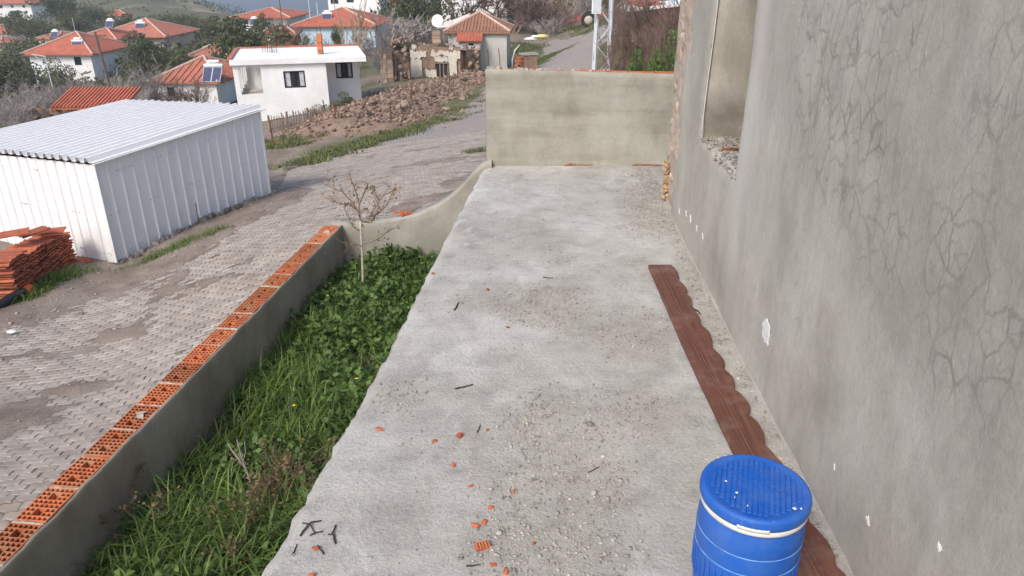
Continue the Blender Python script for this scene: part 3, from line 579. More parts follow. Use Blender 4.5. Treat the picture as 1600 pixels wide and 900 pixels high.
def along(pxs, n, jit, seed=1):
    gg = random.Random(seed); P = [onT(*p) for p in pxs]; out = []
    for k in range(n):
        s = gg.random() * (len(P) - 1); i = int(s); f = s - i; p = P[i].lerp(P[i + 1], f); out.append((p.x + gg.gauss(0, jit), p.y + gg.gauss(0, jit)))
    return out
tufts('verge_grass', along([(455, 262), (520, 240), (580, 222), (640, 205), (690, 190), (745, 150)], 190, 0.45, 5), 'short green grass along the far edge of the paved street', M['grassdry'], 60, 0.22, 0.20, 0.03, 3)
tufts('verge_grass', along([(425, 236), (460, 218), (500, 205), (540, 190)], 70, 0.5, 6), 'green grass between the stick fence and the rubble heap', M['grassdry'], 60, 0.25, 0.28, 0.03, 4)
tufts('verge_grass', along([(700, 150), (740, 128), (750, 120)], 40, 0.7, 7), 'patch of green grass beside the ruined house', M['grassdry'], 60, 0.35, 0.3, 0.04, 5)
tufts('verge_grass', along([(600, 165), (650, 150), (690, 138), (640, 145)], 45, 0.9, 15), 'dry grassy growth on the rubble heap before the ruin', M['dryweed'], 40, 0.35, 0.35, 0.04, 13)
tufts('verge_grass', along([(738, 240), (757, 232)], 12, 0.12, 8), 'grass tuft on the street left of the end wall', M['grassdry'], 40, 0.12, 0.1, 0.012, 6)
tufts('verge_grass', along([(225, 412), (270, 392), (330, 368)], 26, 0.14, 9), 'strip of grass growing along the base of the metal shed', M['grass'], 45, 0.12, 0.13, 0.009, 7)
tufts('verge_grass', along([(30, 470), (60, 455), (115, 428)], 30, 0.10, 10), 'grass and weeds in front of the stacked roof tiles', M['grass'], 50, 0.10, 0.20, 0.012, 8)
tufts('verge_grass', along([(0, 500), (20, 488), (0, 480)], 14, 0.12, 11), 'short grass around the black pipe', M['grass'], 50, 0.12, 0.06, 0.007, 9)
tufts('verge_grass', along([(820, 108), (850, 92), (885, 78)], 60, 0.6, 12), 'grass bank along the upper street beyond the end wall', M['grassdry'], 50, 0.35, 0.3, 0.05, 10)
tufts('verge_grass', along([(870, 50), (910, 46), (930, 44)], 50, 0.8, 13), 'green growth under the parked tractor', M['grassdry'], 50, 0.5, 0.5, 0.06, 11)
tufts('verge_grass', along([(800, 78), (830, 80), (815, 70)], 40, 0.9, 14), 'green grass beside the small tiled house', M['grassdry'], 50, 0.5, 0.4, 0.06, 12)

# ================================================================== WALLS AND THE HOUSE
def brick_mesh(name, Lb=0.283, Wb=0.19, Hb=0.10, nx=8, ny=6, web=0.0065, big=True, seed=0):
    xs = [-Lb / 2]; ys = [-Wb / 2]
    cx = (Lb - (nx + 1) * web) / nx; cy = (Wb - (ny + 1) * web) / ny
    for k in range(nx): xs += [xs[-1] + web, xs[-1] + web + cx]
    xs.append(xs[-1] + web)
    for k in range(ny): ys += [ys[-1] + web, ys[-1] + web + cy]
    ys.append(ys[-1] + web)
    def hole(i, j):
        if i % 2 and j % 2: return True
        if big:
            for (a, b) in ((3, 5), (2 * nx - 5, 2 * nx - 3)):
                if a <= i <= b and 2 * (ny // 2) - 1 <= j <= 2 * (ny // 2) + 1: return True
        return False
    mb = MB(); mb.plate(xs, ys, hole, Hb, lambda x, y, w: (x, y, -w))
    mb.face((-Lb / 2 + 0.002, -Wb / 2 + 0.002, -Hb + 0.012), (Lb / 2 - 0.002, -Wb / 2 + 0.002, -Hb + 0.012), (Lb / 2 - 0.002, Wb / 2 - 0.002, -Hb + 0.012), (-Lb / 2 + 0.002, Wb / 2 - 0.002, -Hb + 0.012))
    me = mb.mesh(name); me.materials.append(M['brick']); return me
BRK = brick_mesh('brick')
# ---- low garden wall along the street
LWL = 7.2
lw = empty('garden_wall', (*wall_pt(LWL / 2, WT / 2), -1.3)); tag(lw, 'low cement rendered wall topped with open orange hollow bricks beside the grass', 'wall')
inv = Matrix.Translation(-lw.location)
def W3(s, o, z): p = wall_pt(s, o); return Vector((p[0], p[1], z)) + inv.translation
S = np.linspace(-0.0, LWL, 180)
rows = []
for (o, z, j) in ((0.0, -1.75, 0), (0.0, -1.2, .006), (0.0, -0.95, .006), (0.0, -0.76, .005), (0.002, WTOP - 0.012, .004), (0.012, WTOP + 0.001, .004), (0.021, WTOP - 0.004, .005), (0.023, WTOP - 0.11, 0)):
    rows.append([W3(s, o + j * (fbm(s * 7, z * 5 + 3, 13, 3) - 0.5) * 2.2, z + (j > 0) * (z > -0.8) * 0.022 * (float(fbm(s * 8, 1.0, 15, 3)) - 0.5)) for s in S])
MB().grid(rows).build('render_face', M['lowwall'], lw, True)
rows = []
for (o, z) in ((0.02, WTOP - 0.105), (WT + 0.012, WTOP - 0.105), (WT + 0.014, -1.8)): rows.append([W3(s, o, z) for s in S])
MB().grid(rows).build('core', M['mortar'], lw)
MB().grid([[W3(0, 0, -1.75), W3(0, 0, WTOP)], [W3(0, WT, -1.75), W3(0, WT, WTOP - 0.1)]]).build('end_face', M['crosswall'], lw)
s = 0.03; ang = math.atan2(WD[1], WD[0])
mort = MB(); k = 0
while s < LWL - 0.3:
    o = link('brick', BRK, None, lw, W3(s + 0.1415, 0.022 + 0.097 + random.uniform(-.003, .003), WTOP + random.uniform(-0.006, 0.004)), (random.uniform(-.01, .01), random.uniform(-.012, .012), ang + random.uniform(-.012, .012)))
    s += 0.283; gap = random.uniform(0.014, 0.028)
    P = []
    for a in np.linspace(-0.004, gap + 0.004, 4):
        P.append([W3(s + a + random.uniform(-.006, .006), 0.024 + 0.192 * b, WTOP - 0.012 + 0.012 * random.random() + (0.006 if 0 < a < gap else -0.004)) for b in np.linspace(0, 1, 9)])
    if k % 4 != 2: mort.grid(P)
    if random.random() < 0.16:                                    # mortar smears lying over the cells
        c0 = random.uniform(-0.2, 0.05); P = []
        for i in range(5): P.append([W3(s + c0 + (i - 2) * 0.022 + random.uniform(-.006, .006), random.uniform(0.06, 0.1) + 0.014 * j, WTOP + 0.004 + 0.004 * random.random() - 0.012 * (i in (0, 4))) for j in range(5)])
        mort.grid(P)
    s += gap; k += 1
mort.build('mortar_joints', M['mortar'], lw, True)
# ---- cross wall with the swept top
cw = empty('swept_wall', (-1.2, 8.5, -1.3)); tag(cw, 'grey cement cross wall whose top sweeps up to the terrace corner', 'wall')
prof = [(aY(px, py, 8.45).x, aY(px, py, 8.45).z) for px, py in ((534, 350), (570, 349), (612, 346), (650, 338), (685, 322), (712, 303), (733, 280), (748, 262), (760, 254))]
xs = np.linspace(prof[0][0] - 0.12, prof[-1][0] + 0.06, 70); tz = np.interp(xs, [p[0] for p in prof], [p[1] for p in prof])
ker = np.ones(7) / 7; tz = np.convolve(np.r_[[tz[0]] * 3, tz, [tz[-1]] * 3], ker, 'valid')
loc = cw.location
def cpt(x, y, z): return (x - loc.x, y - loc.y, z - loc.z)
rows = [[cpt(x, 8.45 + 0.02 * (fbm(x * 3, 1, 3) - .5), z) for x in xs] for z in (-1.75, -1.3, -1.1)]
rows += [[cpt(x, 8.45 + 0.02 * (fbm(x * 3, z * 4, 3) - .5), -1.1 + (z + 1.1) * f) for x, z in zip(xs, tz)] for f in (0.4, 0.8, 0.97)]
rows += [[cpt(x, 8.45 + o, z + dz + 0.012 * (float(fbm(x * 12, o * 40, 4)) - .5)) for x, z in zip(xs, tz)] for o, dz in ((0.008, 0.004), (0.10, 0.008), (0.19, 0.004), (0.2, -0.02))]
rows += [[cpt(x, 8.66, -1.8) for x in xs]]
MB().grid(rows).build('render_face', M['crosswall'], cw, True)
# ---- end wall of the terrace
EY = 8.55; ew = empty('end_wall', (0.75, EY, 0)); tag(ew, 'pale cement rendered wall closing off the far end of the terrace', 'wall'); loc2 = ew.location
xs = np.linspace(-0.30, 2.05, 60); zt = np.interp(xs, [-0.3, 1.76, 2.1], [1.095, 1.04, 1.03])
def ept(x, y, z): return (x - loc2.x, y - loc2.y, z - loc2.z)
rows = []
for f in np.linspace(0, 1, 22):
    rows.append([ept(x, EY + 0.018 * (float(fbm(x * 2.5, f * 3, 33)) - .5) - (0.03 * max(0, 0.10 - f) / 0.10 * float(fbm(x * 6, 2, 34))), -0.04 + (z + 0.04) * f) for x, z in zip(xs, zt)])
rows += [[ept(x, EY + o, z + dz + 0.012 * (float(fbm(x * 14, o * 30, 35)) - .5)) for x, z in zip(xs, zt)] for o, dz in ((0.012, 0.006), (0.03, 0.004), (0.032, -0.02))]
MB().grid(rows).build('render_face', M['endwall'], ew, True)
rows = [[ept(xs[0] - 0.002, EY + o, z) for z in np.linspace(-1.4, zt[0] - 0.01, 14)] for o in (0.004, 0.06, 0.12, 0.2)]
MB().grid(rows).build('end_face', M['endwall'], ew, True)
MB().grid([[ept(xs[0], EY + 0.21, -1.5), ept(xs[-1], EY + 0.21, -1.5)], [ept(xs[0], EY + 0.21, zt[0] - 0.03), ept(xs[-1], EY + 0.21, zt[-1] - 0.03)], [ept(xs[0], EY + 0.03, zt[0] - 0.03), ept(xs[-1], EY + 0.03, zt[-1] - 0.03)]]).build('core', M['mortar'], ew)
x = -0.15
while x < 2.0:
    z = float(np.interp(x + .14, [-0.3, 1.76], [1.095, 1.04])); low = x < 0.62
    link('brick', BRK, None, ew, ept(x + 0.141, EY + 0.127, z + (-0.014 if low else 0.004) + random.uniform(-.006, .006)), (random.uniform(-.01, .01), 0.025, random.uniform(-.015, .015)))
    x += 0.298
mb = MB()
for i in range(26):                                               # mortar crumbs along its top
    x = random.uniform(-0.28, 0.9); z = float(np.interp(x, [-0.3, 1.76], [1.095, 1.04])); mb.box(ept(x, EY + random.uniform(.02, .18), z + 0.006), (random.uniform(.02, .07), random.uniform(.02, .05), random.uniform(.012, .03)), Matrix.Rotation(random.random() * 3, 3, 'Z'), 0.6)
mb.build('mortar_crumbs', M['mortar'], ew)
mb = MB()
for (x0, x1, z) in ((0.62, 0.95, 0.004), (1.42, 1.76, 0.010)):
    for k in range(7):
        xx = x0 + (x1 - x0) * (k + .5) / 7; mb.box(ept(xx, EY - 0.018, z + random.uniform(-.008, .008)), ((x1 - x0) / 7 * 1.02, 0.03, random.uniform(.008, .026)), Matrix.Rotation(random.uniform(-.1, .1), 3, 'Y'))
mb.build('exposed_brick', speckled('dull_brick', (0.27, 0.115, 0.08), .4, 20, bump=.5, bscale=60, dirt=(.3, .25, .2)), ew)
# ---- house on the right
hs = empty('rendered_house', (1.5, 3.2, 0)); tag(hs, 'old house with cracked grey cement render and a deep empty window opening', 'house'); hl = hs.location
WY0, WY1, WZ0, WZ1 = 4.655, 5.72, 0.945, 2.45
yy = np.arange(-1.2, 7.27, 0.035); zz = np.arange(-0.25, 3.3, 0.035); HYg, HZg = np.meshgrid(yy, zz)
oldm = sstep(6.62, 6.86, HYg + (fbm(HYg * 3, HZg * 3.1, 71, 4) - 0.5) * 0.75 + 0.05 * HZg)
HXg = wall_x(HYg) + (fbm(HYg * 1.2, HZg * 1.2, 72, 4) - 0.5) * 0.035 + (fbm(HYg * 5, HZg * 5, 73, 3) - 0.5) * 0.006
HXg = HXg + oldm * (0.028 + (fbm(HYg * 9, HZg * 9, 74, 3) - 0.5) * 0.05)
by0, by1 = WY0 + (fbm(HZg * 1.6, HZg * 0, 75, 3) - 0.5) * 0.05, WY1 + (fbm(HZg * 1.6, HZg * 0 + 5, 76, 3) - 0.5) * 0.05 - (HZg - 1) * 0.06
bz0 = WZ0 + (fbm(HYg * 4, HYg * 0, 77, 4) - 0.5) * 0.09
def snap(Yg, Zg):                                                  # pull grid lines onto the opening outline
    Yn, Zn = Yg.copy(), Zg.copy()
    for tgt, arr, grd in ((by0, Yn, Yg), (by1, Yn, Yg)):
        near_ = (np.abs(grd - tgt) < 0.0176) & (Zg > WZ0 - 0.05) & (Zg < WZ1 + .05); arr[near_] = tgt[near_]
    near_ = (np.abs(Zg - bz0) < 0.0176) & (Yg > WY0 - .05) & (Yg < WY1 + .05); Zn[near_] = bz0[near_]
    return Yn, Zn
HY2, HZ2 = snap(HYg, HZg)
cyc = (HY2[:-1, :-1] + HY2[1:, 1:]) / 2; czc = (HZ2[:-1, :-1] + HZ2[1:, 1:]) / 2
inside = (cyc > by0[:-1, :-1]) & (cyc < by1[:-1, :-1]) & (czc > bz0[:-1, :-1]) & (czc < WZ1)
dop = np.maximum(np.maximum(by0 - HY2, HY2 - by1), np.maximum(bz0 - HZ2, HZ2 - WZ1)); rnd_ = np.exp(-(np.clip(dop, 0, 1) / 0.03) ** 2)
HX2 = HXg + rnd_ * 0.016
hm = gridmesh('wall', HX2 - hl.x, HY2 - hl.y, HZ2 - hl.z, ~inside)
vval(hm, oldm.ravel(), 'old')
def wall_hit(px, py):
    d = ray(px, py); t = 1.0
    for _ in range(30):
        y = d.y * t; t = float(wall_x(y)) / d.x
    return Vector((0, 0, EYE)) + d * t
def spots(lst):
    m = np.zeros_like(HYg)
    for (px, py, ry, rz_, w) in lst: p = wall_hit(px, py); m = np.maximum(m, w * np.exp(-(((HYg - p.y) / ry) ** 2 + ((HZg - p.z) / rz_) ** 2)))
    return m
crk = spots([(1300, 60, .45, .5, 1.0), (1340, 230, .42, .32, 1.0), (1290, 190, .35, .3, .9), (1400, 60, .3, .3, .7), (1500, 400, .22, .22, 1.0), (1480, 540, .18, .18, .8), (1570, 120, .18, .25, .6), (1380, 380, .25, .2, .7), (1560, 560, .2, .2, .7), (1240, 470, .3, .2, .35)])
vval(hm, np.clip(crk * 1.7 + (fbm(HYg * 3, HZg * 3, 97, 4) - .5) * .6 - .05, 0, 1).ravel(), 'crk')
vval(hm, (np.clip(spots([(1290, 620, .26, .24, .5), (1250, 740, .2, .18, .6), (1430, 760, .2, .2, .55), (1190, 560, .2, .14, .5), (1120, 420, .5, .16, .55), (1350, 860, .14, .12, .6), (1560, 700, .18, .3, .4), (1580, 330, .16, .25, .35), (1230, 330, .22, .3, .3)]) + (fbm(HYg * 2.5, HZg * 2.5, 98, 4) - .5) * .5, 0, 1) * .75).ravel(), 'blotch')  # irregular darker blotches over the wall, two of them beside the barrel
bnd = np.exp(-((HYg - (WY0 - .2)) / .13) ** 2) * sstep(.0, .6, HZg) * (.45 + .6 * fbm(HYg * 2, HZg * 1.5, 99)) + np.exp(-((HYg - 6.35) / .16) ** 2) * .35 * fbm(HYg * 3, HZg * 2, 100)
vval(hm, np.clip(bnd, 0, .8).ravel(), 'band')
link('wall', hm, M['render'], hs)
# reveal, sill bed and a dark-toned panel in place of the unlit room
jx = np.linspace(0, 0.62, 14); mb = MB()
zc = np.arange(0.88, WZ1 + 0.05, 0.06)
def fy(base, sgn): return [[(float(wall_x(base)) + 0.016 + a - hl.x, base + sgn * (0.016 * math.exp(-(a / 0.03) ** 2)) + 0.02 * (float(fbm(a * 4, z * 3, 81)) - .5) * (a > 0.01) + 0.05 * (float(fbm(z * 1.6, z * 0 + (0 if sgn < 0 else 5), 75 if sgn < 0 else 76, 3)) - .5) - (0.06 * (z - 1) if sgn > 0 else 0) - hl.y, z) for a in jx] for z in zc]
MB().grid(fy(WY0, -1)).build('window_reveal', M['render'], hs, True)
P = fy(WY1, 1); o = MB().grid(P).build('window_reveal', M['render'], hs, True); vval(o.data, np.array([[1.3 * math.exp(-((z - 1.05) / .2) ** 2) * (0.4 + 1.2 * float(fbm(a * 7, z * 7, 86))) for a in jx] for z in zc]).clip(0, 1).ravel(), 'blotch')  # far jamb browner and darker towards the bottom
mb = MB(); mb.tube([(float(wall_x(WY1)) + 0.004 - hl.x, WY1 + 0.05 * (float(fbm(z * 1.6, z * 0 + 5, 76, 3)) - .5) - .06 * (z - 1) - hl.y - .002, z) for z in zc if z > .95], .0035, 5); mb.build('corner_bead', M['white_bit'], hs)
yc = np.linspace(WY0 - 0.06, WY1 + 0.06, 40); mb = MB()
mb.grid([[(float(wall_x(y)) + 0.004 + a - hl.x, y - hl.y, WZ0 - 0.012 + 0.05 * (float(fbm(a * 9, y * 9, 83)) - .3) + 0.03 * a + (0.09 * (float(fbm(y * 4, 0, 77, 4)) - .5) if a < 0.05 else 0)) for y in yc] for a in np.linspace(0, 0.7, 26)])
o = mb.build('sill', M['slab'], hs, True)
gg = np.random.default_rng(12); n = 1500; y = gg.uniform(WY0, WY1, n); a = gg.uniform(.0, .5, n); zz_ = np.array([WZ0 - 0.012 + 0.05 * (float(fbm(p * 9, q_ * 9, 83)) - .3) + 0.03 * p + (0.09 * (float(fbm(q_ * 4, 0, 77, 4)) - .5) if p < 0.05 else 0) for p, q_ in zip(a, y)])
scatter_stones('sill_rubble', np.stack([wall_x(y) + a - hl.x, y - hl.y, zz_ + .006], -1), 0.002 + .016 * gg.random(n) ** 4, speckled('sill_grit', (.31, .28, .24), .35, 9, isl=.45, bump=0), .7, hs, seed=13)
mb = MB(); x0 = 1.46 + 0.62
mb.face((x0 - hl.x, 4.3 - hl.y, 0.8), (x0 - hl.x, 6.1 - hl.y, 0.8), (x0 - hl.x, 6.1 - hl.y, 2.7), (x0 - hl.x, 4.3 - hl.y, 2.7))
mb.build('dim_back_panel', speckled('dim_backing', (0.20, 0.15, 0.125), 0.3, 3, bump=0.3), hs)
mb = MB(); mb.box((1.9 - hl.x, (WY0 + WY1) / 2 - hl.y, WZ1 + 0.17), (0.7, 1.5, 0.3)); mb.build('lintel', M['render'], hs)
mb = MB(); xb = float(wall_x(7.26)); mb.grid([[(xb + 0.02 + a - hl.x, 7.265 + 0.05 * (float(fbm(a * 6, z * 6, 85)) - .5) - hl.y, z) for a in np.linspace(0, 5, 30)] for z in np.linspace(-0.3, 3.3, 40)]); mb.build('gable_wall', M['endwall'], hs, True)
mb = MB(); mb.box((4.3 - hl.x, 3.0 - hl.y, 3.36), (6.0, 8.6, 0.12)); mb.build('roof_slab', M['endwall'], hs)
mb = MB()                                                           # crumbling yellowish lump low on the bare corner
for k in range(60):
    z = random.uniform(0.02, 0.40); y = 7.16 + random.uniform(-.06, .07); mb.box((float(wall_x(y)) + 0.012 - hl.x + random.uniform(-.02, .02), y - hl.y, z), [random.uniform(.015, .045) for _ in range(3)], Matrix.Rotation(random.random() * 3, 3, Vector((random.random(), random.random(), 1))), 0.7)
tag(mb.build('crumbling_corner', speckled('ochre_mud', (0.38, 0.27, 0.16), 0.4, 25, bump=0.6, bscale=60), hs), kind='stuff')
mb = MB()                                                           # bare stones and mud showing in the stripped strip at the corner
for k in range(70):
    z = random.uniform(0.0, 2.6); y = random.uniform(6.95, 7.25); d = [random.uniform(.02, .05), random.uniform(.04, .11), random.uniform(.05, .14)]
    n0 = len(mb.v); mb.v += [tuple(np.array((float(wall_x(y)) + 0.045 - hl.x, y - hl.y, z)) + v * np.array(d) * .6 * random.uniform(.8, 1.2)) for v in ICO_V]; mb.f += [tuple(n0 + i for i in f) for f in ICO_F]
tag(mb.build('bare_masonry', speckled('bare_masonry', (0.44, 0.35, 0.28), 0.4, 8, isl=0.3, bump=0.6, bscale=40), hs), kind='stuff')
def flake(px, py, w, h, seed):                                      # white plaster flake that bared the wall
    gg = random.Random(seed); c = wall_hit(px, py); mb = MB(); n = 26; pts = []
    for k in range(n):
        a = 2 * math.pi * k / n; r = (gg.uniform(0.3, 0.7) if k % 3 else gg.uniform(.7, 1.25)) if w < .09 else gg.uniform(.72, 1.1); pts.append((c.y + w * r * math.cos(a) * 0.5, c.z + h * r * math.sin(a) * 0.5))
    def sx_(y, z): return float(wall_x(y) + (fbm(y * 1.2, z * 1.2, 72, 4) - .5) * .035 + (fbm(y * 5, z * 5, 73, 3) - .5) * .006)
    top = [(sx_(y, z) - 0.0025 - hl.x, y - hl.y, z) for y, z in pts]; base = [(sx_(y, z) + 0.004 - hl.x, c.y + (y - c.y) * 1.15 - hl.y, c.z + (z - c.z) * 1.15) for y, z in pts]
    mb.v = base + top + [(sx_(c.y, c.z) - 0.004 - hl.x, c.y - hl.y, c.z)]
    for k in range(n): mb.f += [(k, n + k, n + (k + 1) % n, (k + 1) % n), (n + k, 2 * n, n + (k + 1) % n)]
    mb.build('plaster_patch', M['white_bit'], hs)
for i, (px, py, w, h) in enumerate([(1196, 516, 0.14, 0.13), (1199, 532, 0.05, 0.05), (1357, 813, 0.035, 0.04), (1467, 855, 0.03, 0.03), (1061, 330, 0.05, 0.05), (1072, 334, 0.05, 0.06), (1079, 341, 0.08, 0.07), (1089, 356, 0.06, 0.06), (1098, 370, 0.07, 0.05), (1304, 730, 0.02, 0.03)]): flake(px, py, w, h, i)

# ================================================================== THINGS ON THE TERRACE
# ---- brown board with a scalloped edge
bd = empty('scalloped_board', (1.17, 3.5, 0)); tag(bd, 'long brown painted board with scalloped edge lying along the house wall', 'board')
y0, y1 = 1.55, 5.34; ysb = np.arange(y0, y1 + 0.001, 0.0125)
def bl(y): return float(np.interp(y, [1.55, 3.0, 5.34], [1.105, 1.085, 1.06])) + .012 * math.sin(y * 1.3) + .004 * (float(fbm(y * 9, 4, 6, 3)) - .5)
def br(y):
    yw = y + .03 * math.sin(y * 5.3) + .02 * math.sin(y * 11.7); ph = ((y1 - yw) / 0.262) % 1.0; s_ = abs(math.sin(math.pi * ph)) ** 0.75 * (.75 + .5 * float(fbm(math.floor((y1 - yw) / .262) * 3.7, 1, 3, 1))) - .25 * float(fbm(y * 14, 2, 5, 3))
    return bl(y) + (0.182 if y1 - y < 0.02 else 0.178) + 0.030 * s_ - 0.006
def zb(y): return 0.02 + 0.018 * (float(fbm(y * .8, 0, 88)) - .3)
R_ = []
offs = [(0.0, -0.016), (0.0, 0.008), (0.004, 0.012), (0.070, 0.012), (0.074, 0.008), (0.080, 0.008), (0.084, 0.012), (0.088, 0.0125), (0.092, 0.0085), (0.096, 0.0125)]
for (o, z) in offs: R_.append([(bl(y) + o - 1.17, y - 3.5, zb(y) + z) for y in ysb])
for (o, z) in ((-0.004, 0.012), (0.0, 0.008), (0.0, -0.016)): R_.append([(br(y) + o - 1.17, y - 3.5, zb(y) + z) for y in ysb])
m_ = MB(); m_.grid([list(r)[::-1] for r in R_])
n_ = len(ysb); m_.f.append(tuple(i * n_ for i in range(len(R_)))); m_.f.append(tuple(i * n_ + n_ - 1 for i in range(len(R_)))[::-1]); m_.build('plank', M['board'], bd)
mb = MB()
for y in np.arange(y0 + .05, y1 - .02, 0.024): mb.box((bl(y) + 0.082 - 1.17, y - 3.5, zb(y) + 0.0095), (0.004, 0.020, 0.004))
tag(mb.build('stitched_line', speckled('pale_wear', (0.20, 0.095, 0.065), 0.2, 30, bump=0), bd), kind='stuff')

# ---- blue barrel
bx, by, bz = 0.845, 2.055, 0.03; RB = 0.178
ba = empty('barrel', (bx, by, bz)); tag(ba, 'blue plastic barrel with white clamp ring at the near end of the terrace', 'barrel')
mb = MB(); pr = [(0.0, 0.0), (0.150, 0.0), (0.163, 0.012), (0.170, 0.06), (0.176, 0.13), (0.179, 0.20), (0.1815, 0.262), (0.1805, 0.268), (0.1815, 0.274), (0.182, 0.30), (0.1825, 0.335), (0.1810, 0.341), (0.1825, 0.347), (0.181, 0.38), (0.176, 0.42), (0.169, 0.438), (0.169, 0.47)]
mb.lathe(pr, 64); mb.build('body', M['blue'], ba, True)
mb = MB()
for k in range(46):
    a = 2 * math.pi * k / 46; mb.bar((0.1795 * math.cos(a), 0.1795 * math.sin(a), 0.14), (0.1815 * math.cos(a), 0.1815 * math.sin(a), 0.255), 0.008, 0.006)
tag(mb.build('vertical_ribs', M['blue'], ba), kind='stuff')
for zz_, r_ in ((0.268, 0.1822), (0.341, 0.1826)):
    mb = MB(); mb.lathe([(r_ - .001, zz_ - .0022), (r_ + .0012, zz_), (r_ - .001, zz_ + .0022)], 64); mb.build('scuffed_seam', M['bluescar'], ba, True)
mb = MB(); mb.lathe([(0.166, 0.440), (0.180, 0.441), (0.1825, 0.447), (0.1825, 0.457), (0.180, 0.463), (0.168, 0.464)], 64); rg = mb.build('clamp_ring', M['ring'], ba, True)
mb = MB(); P = []
for a in np.linspace(R(236), R(268), 12): P.append([(r * math.cos(a), r * math.sin(a), z) for r, z in ((0.181, 0.462), (0.186, 0.462), (0.1865, 0.470), (0.1865, 0.477), (0.182, 0.479))])
mb.grid(P); mb.build('clamp_lever', M['ring'], rg, True)
mb = MB(); mb.lathe([(0.172, 0.466), (0.1845, 0.467), (0.1865, 0.474), (0.1865, 0.496), (0.184, 0.505), (0.176, 0.5095), (0.166, 0.509), (0.157, 0.505), (0.08, 0.507), (0.0, 0.508)], 72); lid = mb.build('lid', M['blue'], ba, True)
mb = MB(); st_ = 0.0178; ra = R(-18)
for i in range(-9, 10):
    for j in range(-9, 10):
        x, y = i * st_, j * st_
        if math.hypot(x, y) > 0.147: continue
        h = 0.0055; X, Y = x * math.cos(ra) - y * math.sin(ra), x * math.sin(ra) + y * math.cos(ra)
        mb.box((X, Y, 0.506 + h / 2), (st_ * 0.86, st_ * 0.86, h), Matrix.Rotation(ra, 3, 'Z'), 0.86)
tag(mb.build('raised_squares', M['blue'], lid), kind='stuff')
mb = MB()
for (a, r, w) in ((2.9, .10, .008), (3.6, .085, .009), (3.75, .11, .005), (-.9, .15, .012), (-.8, .165, .006), (4.2, .12, .006)):
    mb.box((r * math.cos(a), r * math.sin(a), 0.5115), (w, w * .8, 0.003), Matrix.Rotation(a, 3, 'Z'), .7)
tag(mb.build('paint_specks', M['white_bit'], lid), kind='stuff')

# ---- brick shards, sticks and twigs
def shard_mesh(seed):
    gg = np.random.default_rng(seed); V = ICO_V * np.array([1, 0.7, 0.42]) * (1 + gg.normal(0, 0.25, (12, 1))); return V
sh = [(592, 671, .030, 'flat orange brick shard near the grass edge of the terrace'), (718, 684, .034, 'flat red brick shard, larger of two beside a bent twig'), (762, 673, .018, 'tiny red brick shard right of the bent twig'),
      (679, 691, .022, 'pale orange brick shard left of the flat red one'), (709, 729, .024, 'reddish brick shard left of the grit patch'), (736, 761, .02, 'small red brick shard beside a pale stone'), (803, 769, .02, 'lone reddish brick shard in the middle of the grit'),
      (766, 795, .024, 'orange brick shard above a pair of shards'), (757, 818, .026, 'orange brick shard, right one of a close pair'), (743, 824, .03, 'red brick shard, left one of a close pair'), (834, 853, .018, 'small dark red brick shard low in the grit'),
      (791, 898, .03, 'orange brick shard at the bottom edge of the picture'), (771, 887, .022, 'pinkish brick shard beside the straight dark stick'), (488, 898, .026, 'orange brick shard near the bottom left corner of the terrace'), (494, 858, .026, 'red brick shard lying under a bent twig'),
      (676, 426, .025, 'red brick shard close to the grass edge, halfway along'), (762, 454, .028, 'red brick shard on the grit in the middle of the terrace'), (793, 512, .024, 'red brick shard right of the dark twig, mid terrace')]
for i, (px, py, s_, lab) in enumerate(sh):
    p = aZ(px, py, 0); mb = MB(); mb.v = [tuple(v * s_ * 0.72) for v in shard_mesh(i + 3)]; mb.f = list(ICO_F)
    o = mb.build('brick_shard', M['brickdeep'], None, False, (p.x, p.y, float(slab_z(p.x, p.y)) + s_ * 0.22), (random.uniform(-.3, .3), random.uniform(-.3, .3), random.random() * 6)); tag(o, lab, 'brick shard', 'brick shards strewn over the terrace')
p = aZ(754, 858, 0); rs = empty('ribbed_brick_piece', (p.x, p.y, float(slab_z(p.x, p.y)))); tag(rs, 'orange ribbed piece of broken hollow brick on the terrace', 'brick shard', 'brick shards strewn over the terrace')
mb = MB(); mb.box((0, 0, 0.010), (0.062, 0.034, 0.014), None, 0.9); mb.build('core', M['brickdeep'], rs, rot=(0, 0, 0.35))
for k in range(5):
    mb = MB(); mb.box((-0.025 + 0.0125 * k, 0, 0.019), (0.006, 0.036, 0.012), None, 0.8); o = mb.build('rib', M['brick'], rs, rot=(0, 0, 0.35))
def stick(name, pxs, r, lab, cat='stick', lift=0.0, mat='stick', branches=(), group='dark sticks and twigs on the terrace'):
    P = [aZ(px, py, 0) for px, py in pxs]; c = P[0].copy(); mb = MB()
    def up(pts): return [Vector((q.x, q.y, float(slab_z(q.x, q.y)) + r * 0.9 + lift * (i % 2))) - c for i, q in enumerate(pts)]
    def fine(pts):
        out = []
        for i in range(len(pts) - 1):
            for f in (0, .33, .67): q = pts[i].lerp(pts[i + 1], f); out.append(q + Vector((random.gauss(0, r * .35), random.gauss(0, r * .35), 0)))
        return out + [pts[-1]]
    q = fine(up(P)); mb.tube(q, [r * (1.05 - .45 * i / len(q)) * random.uniform(.85, 1.15) for i in range(len(q))], 6)
    for b_ in branches: q = fine(up([aZ(px, py, 0) for px, py in b_])); mb.tube(q, [r * .8 * (1 - .4 * i / len(q)) for i in range(len(q))], 5)
    return tag(mb.build(name, M[mat], None, True, c), lab, cat, group)
stick('twig', [(468, 836), (484, 818), (502, 813)], .0045, 'forked dark twig, the largest, at the near left of the terrace', 'twig', .008, branches=[[(472, 815), (484, 820), (492, 833)], [(484, 836), (494, 833), (505, 831)]])
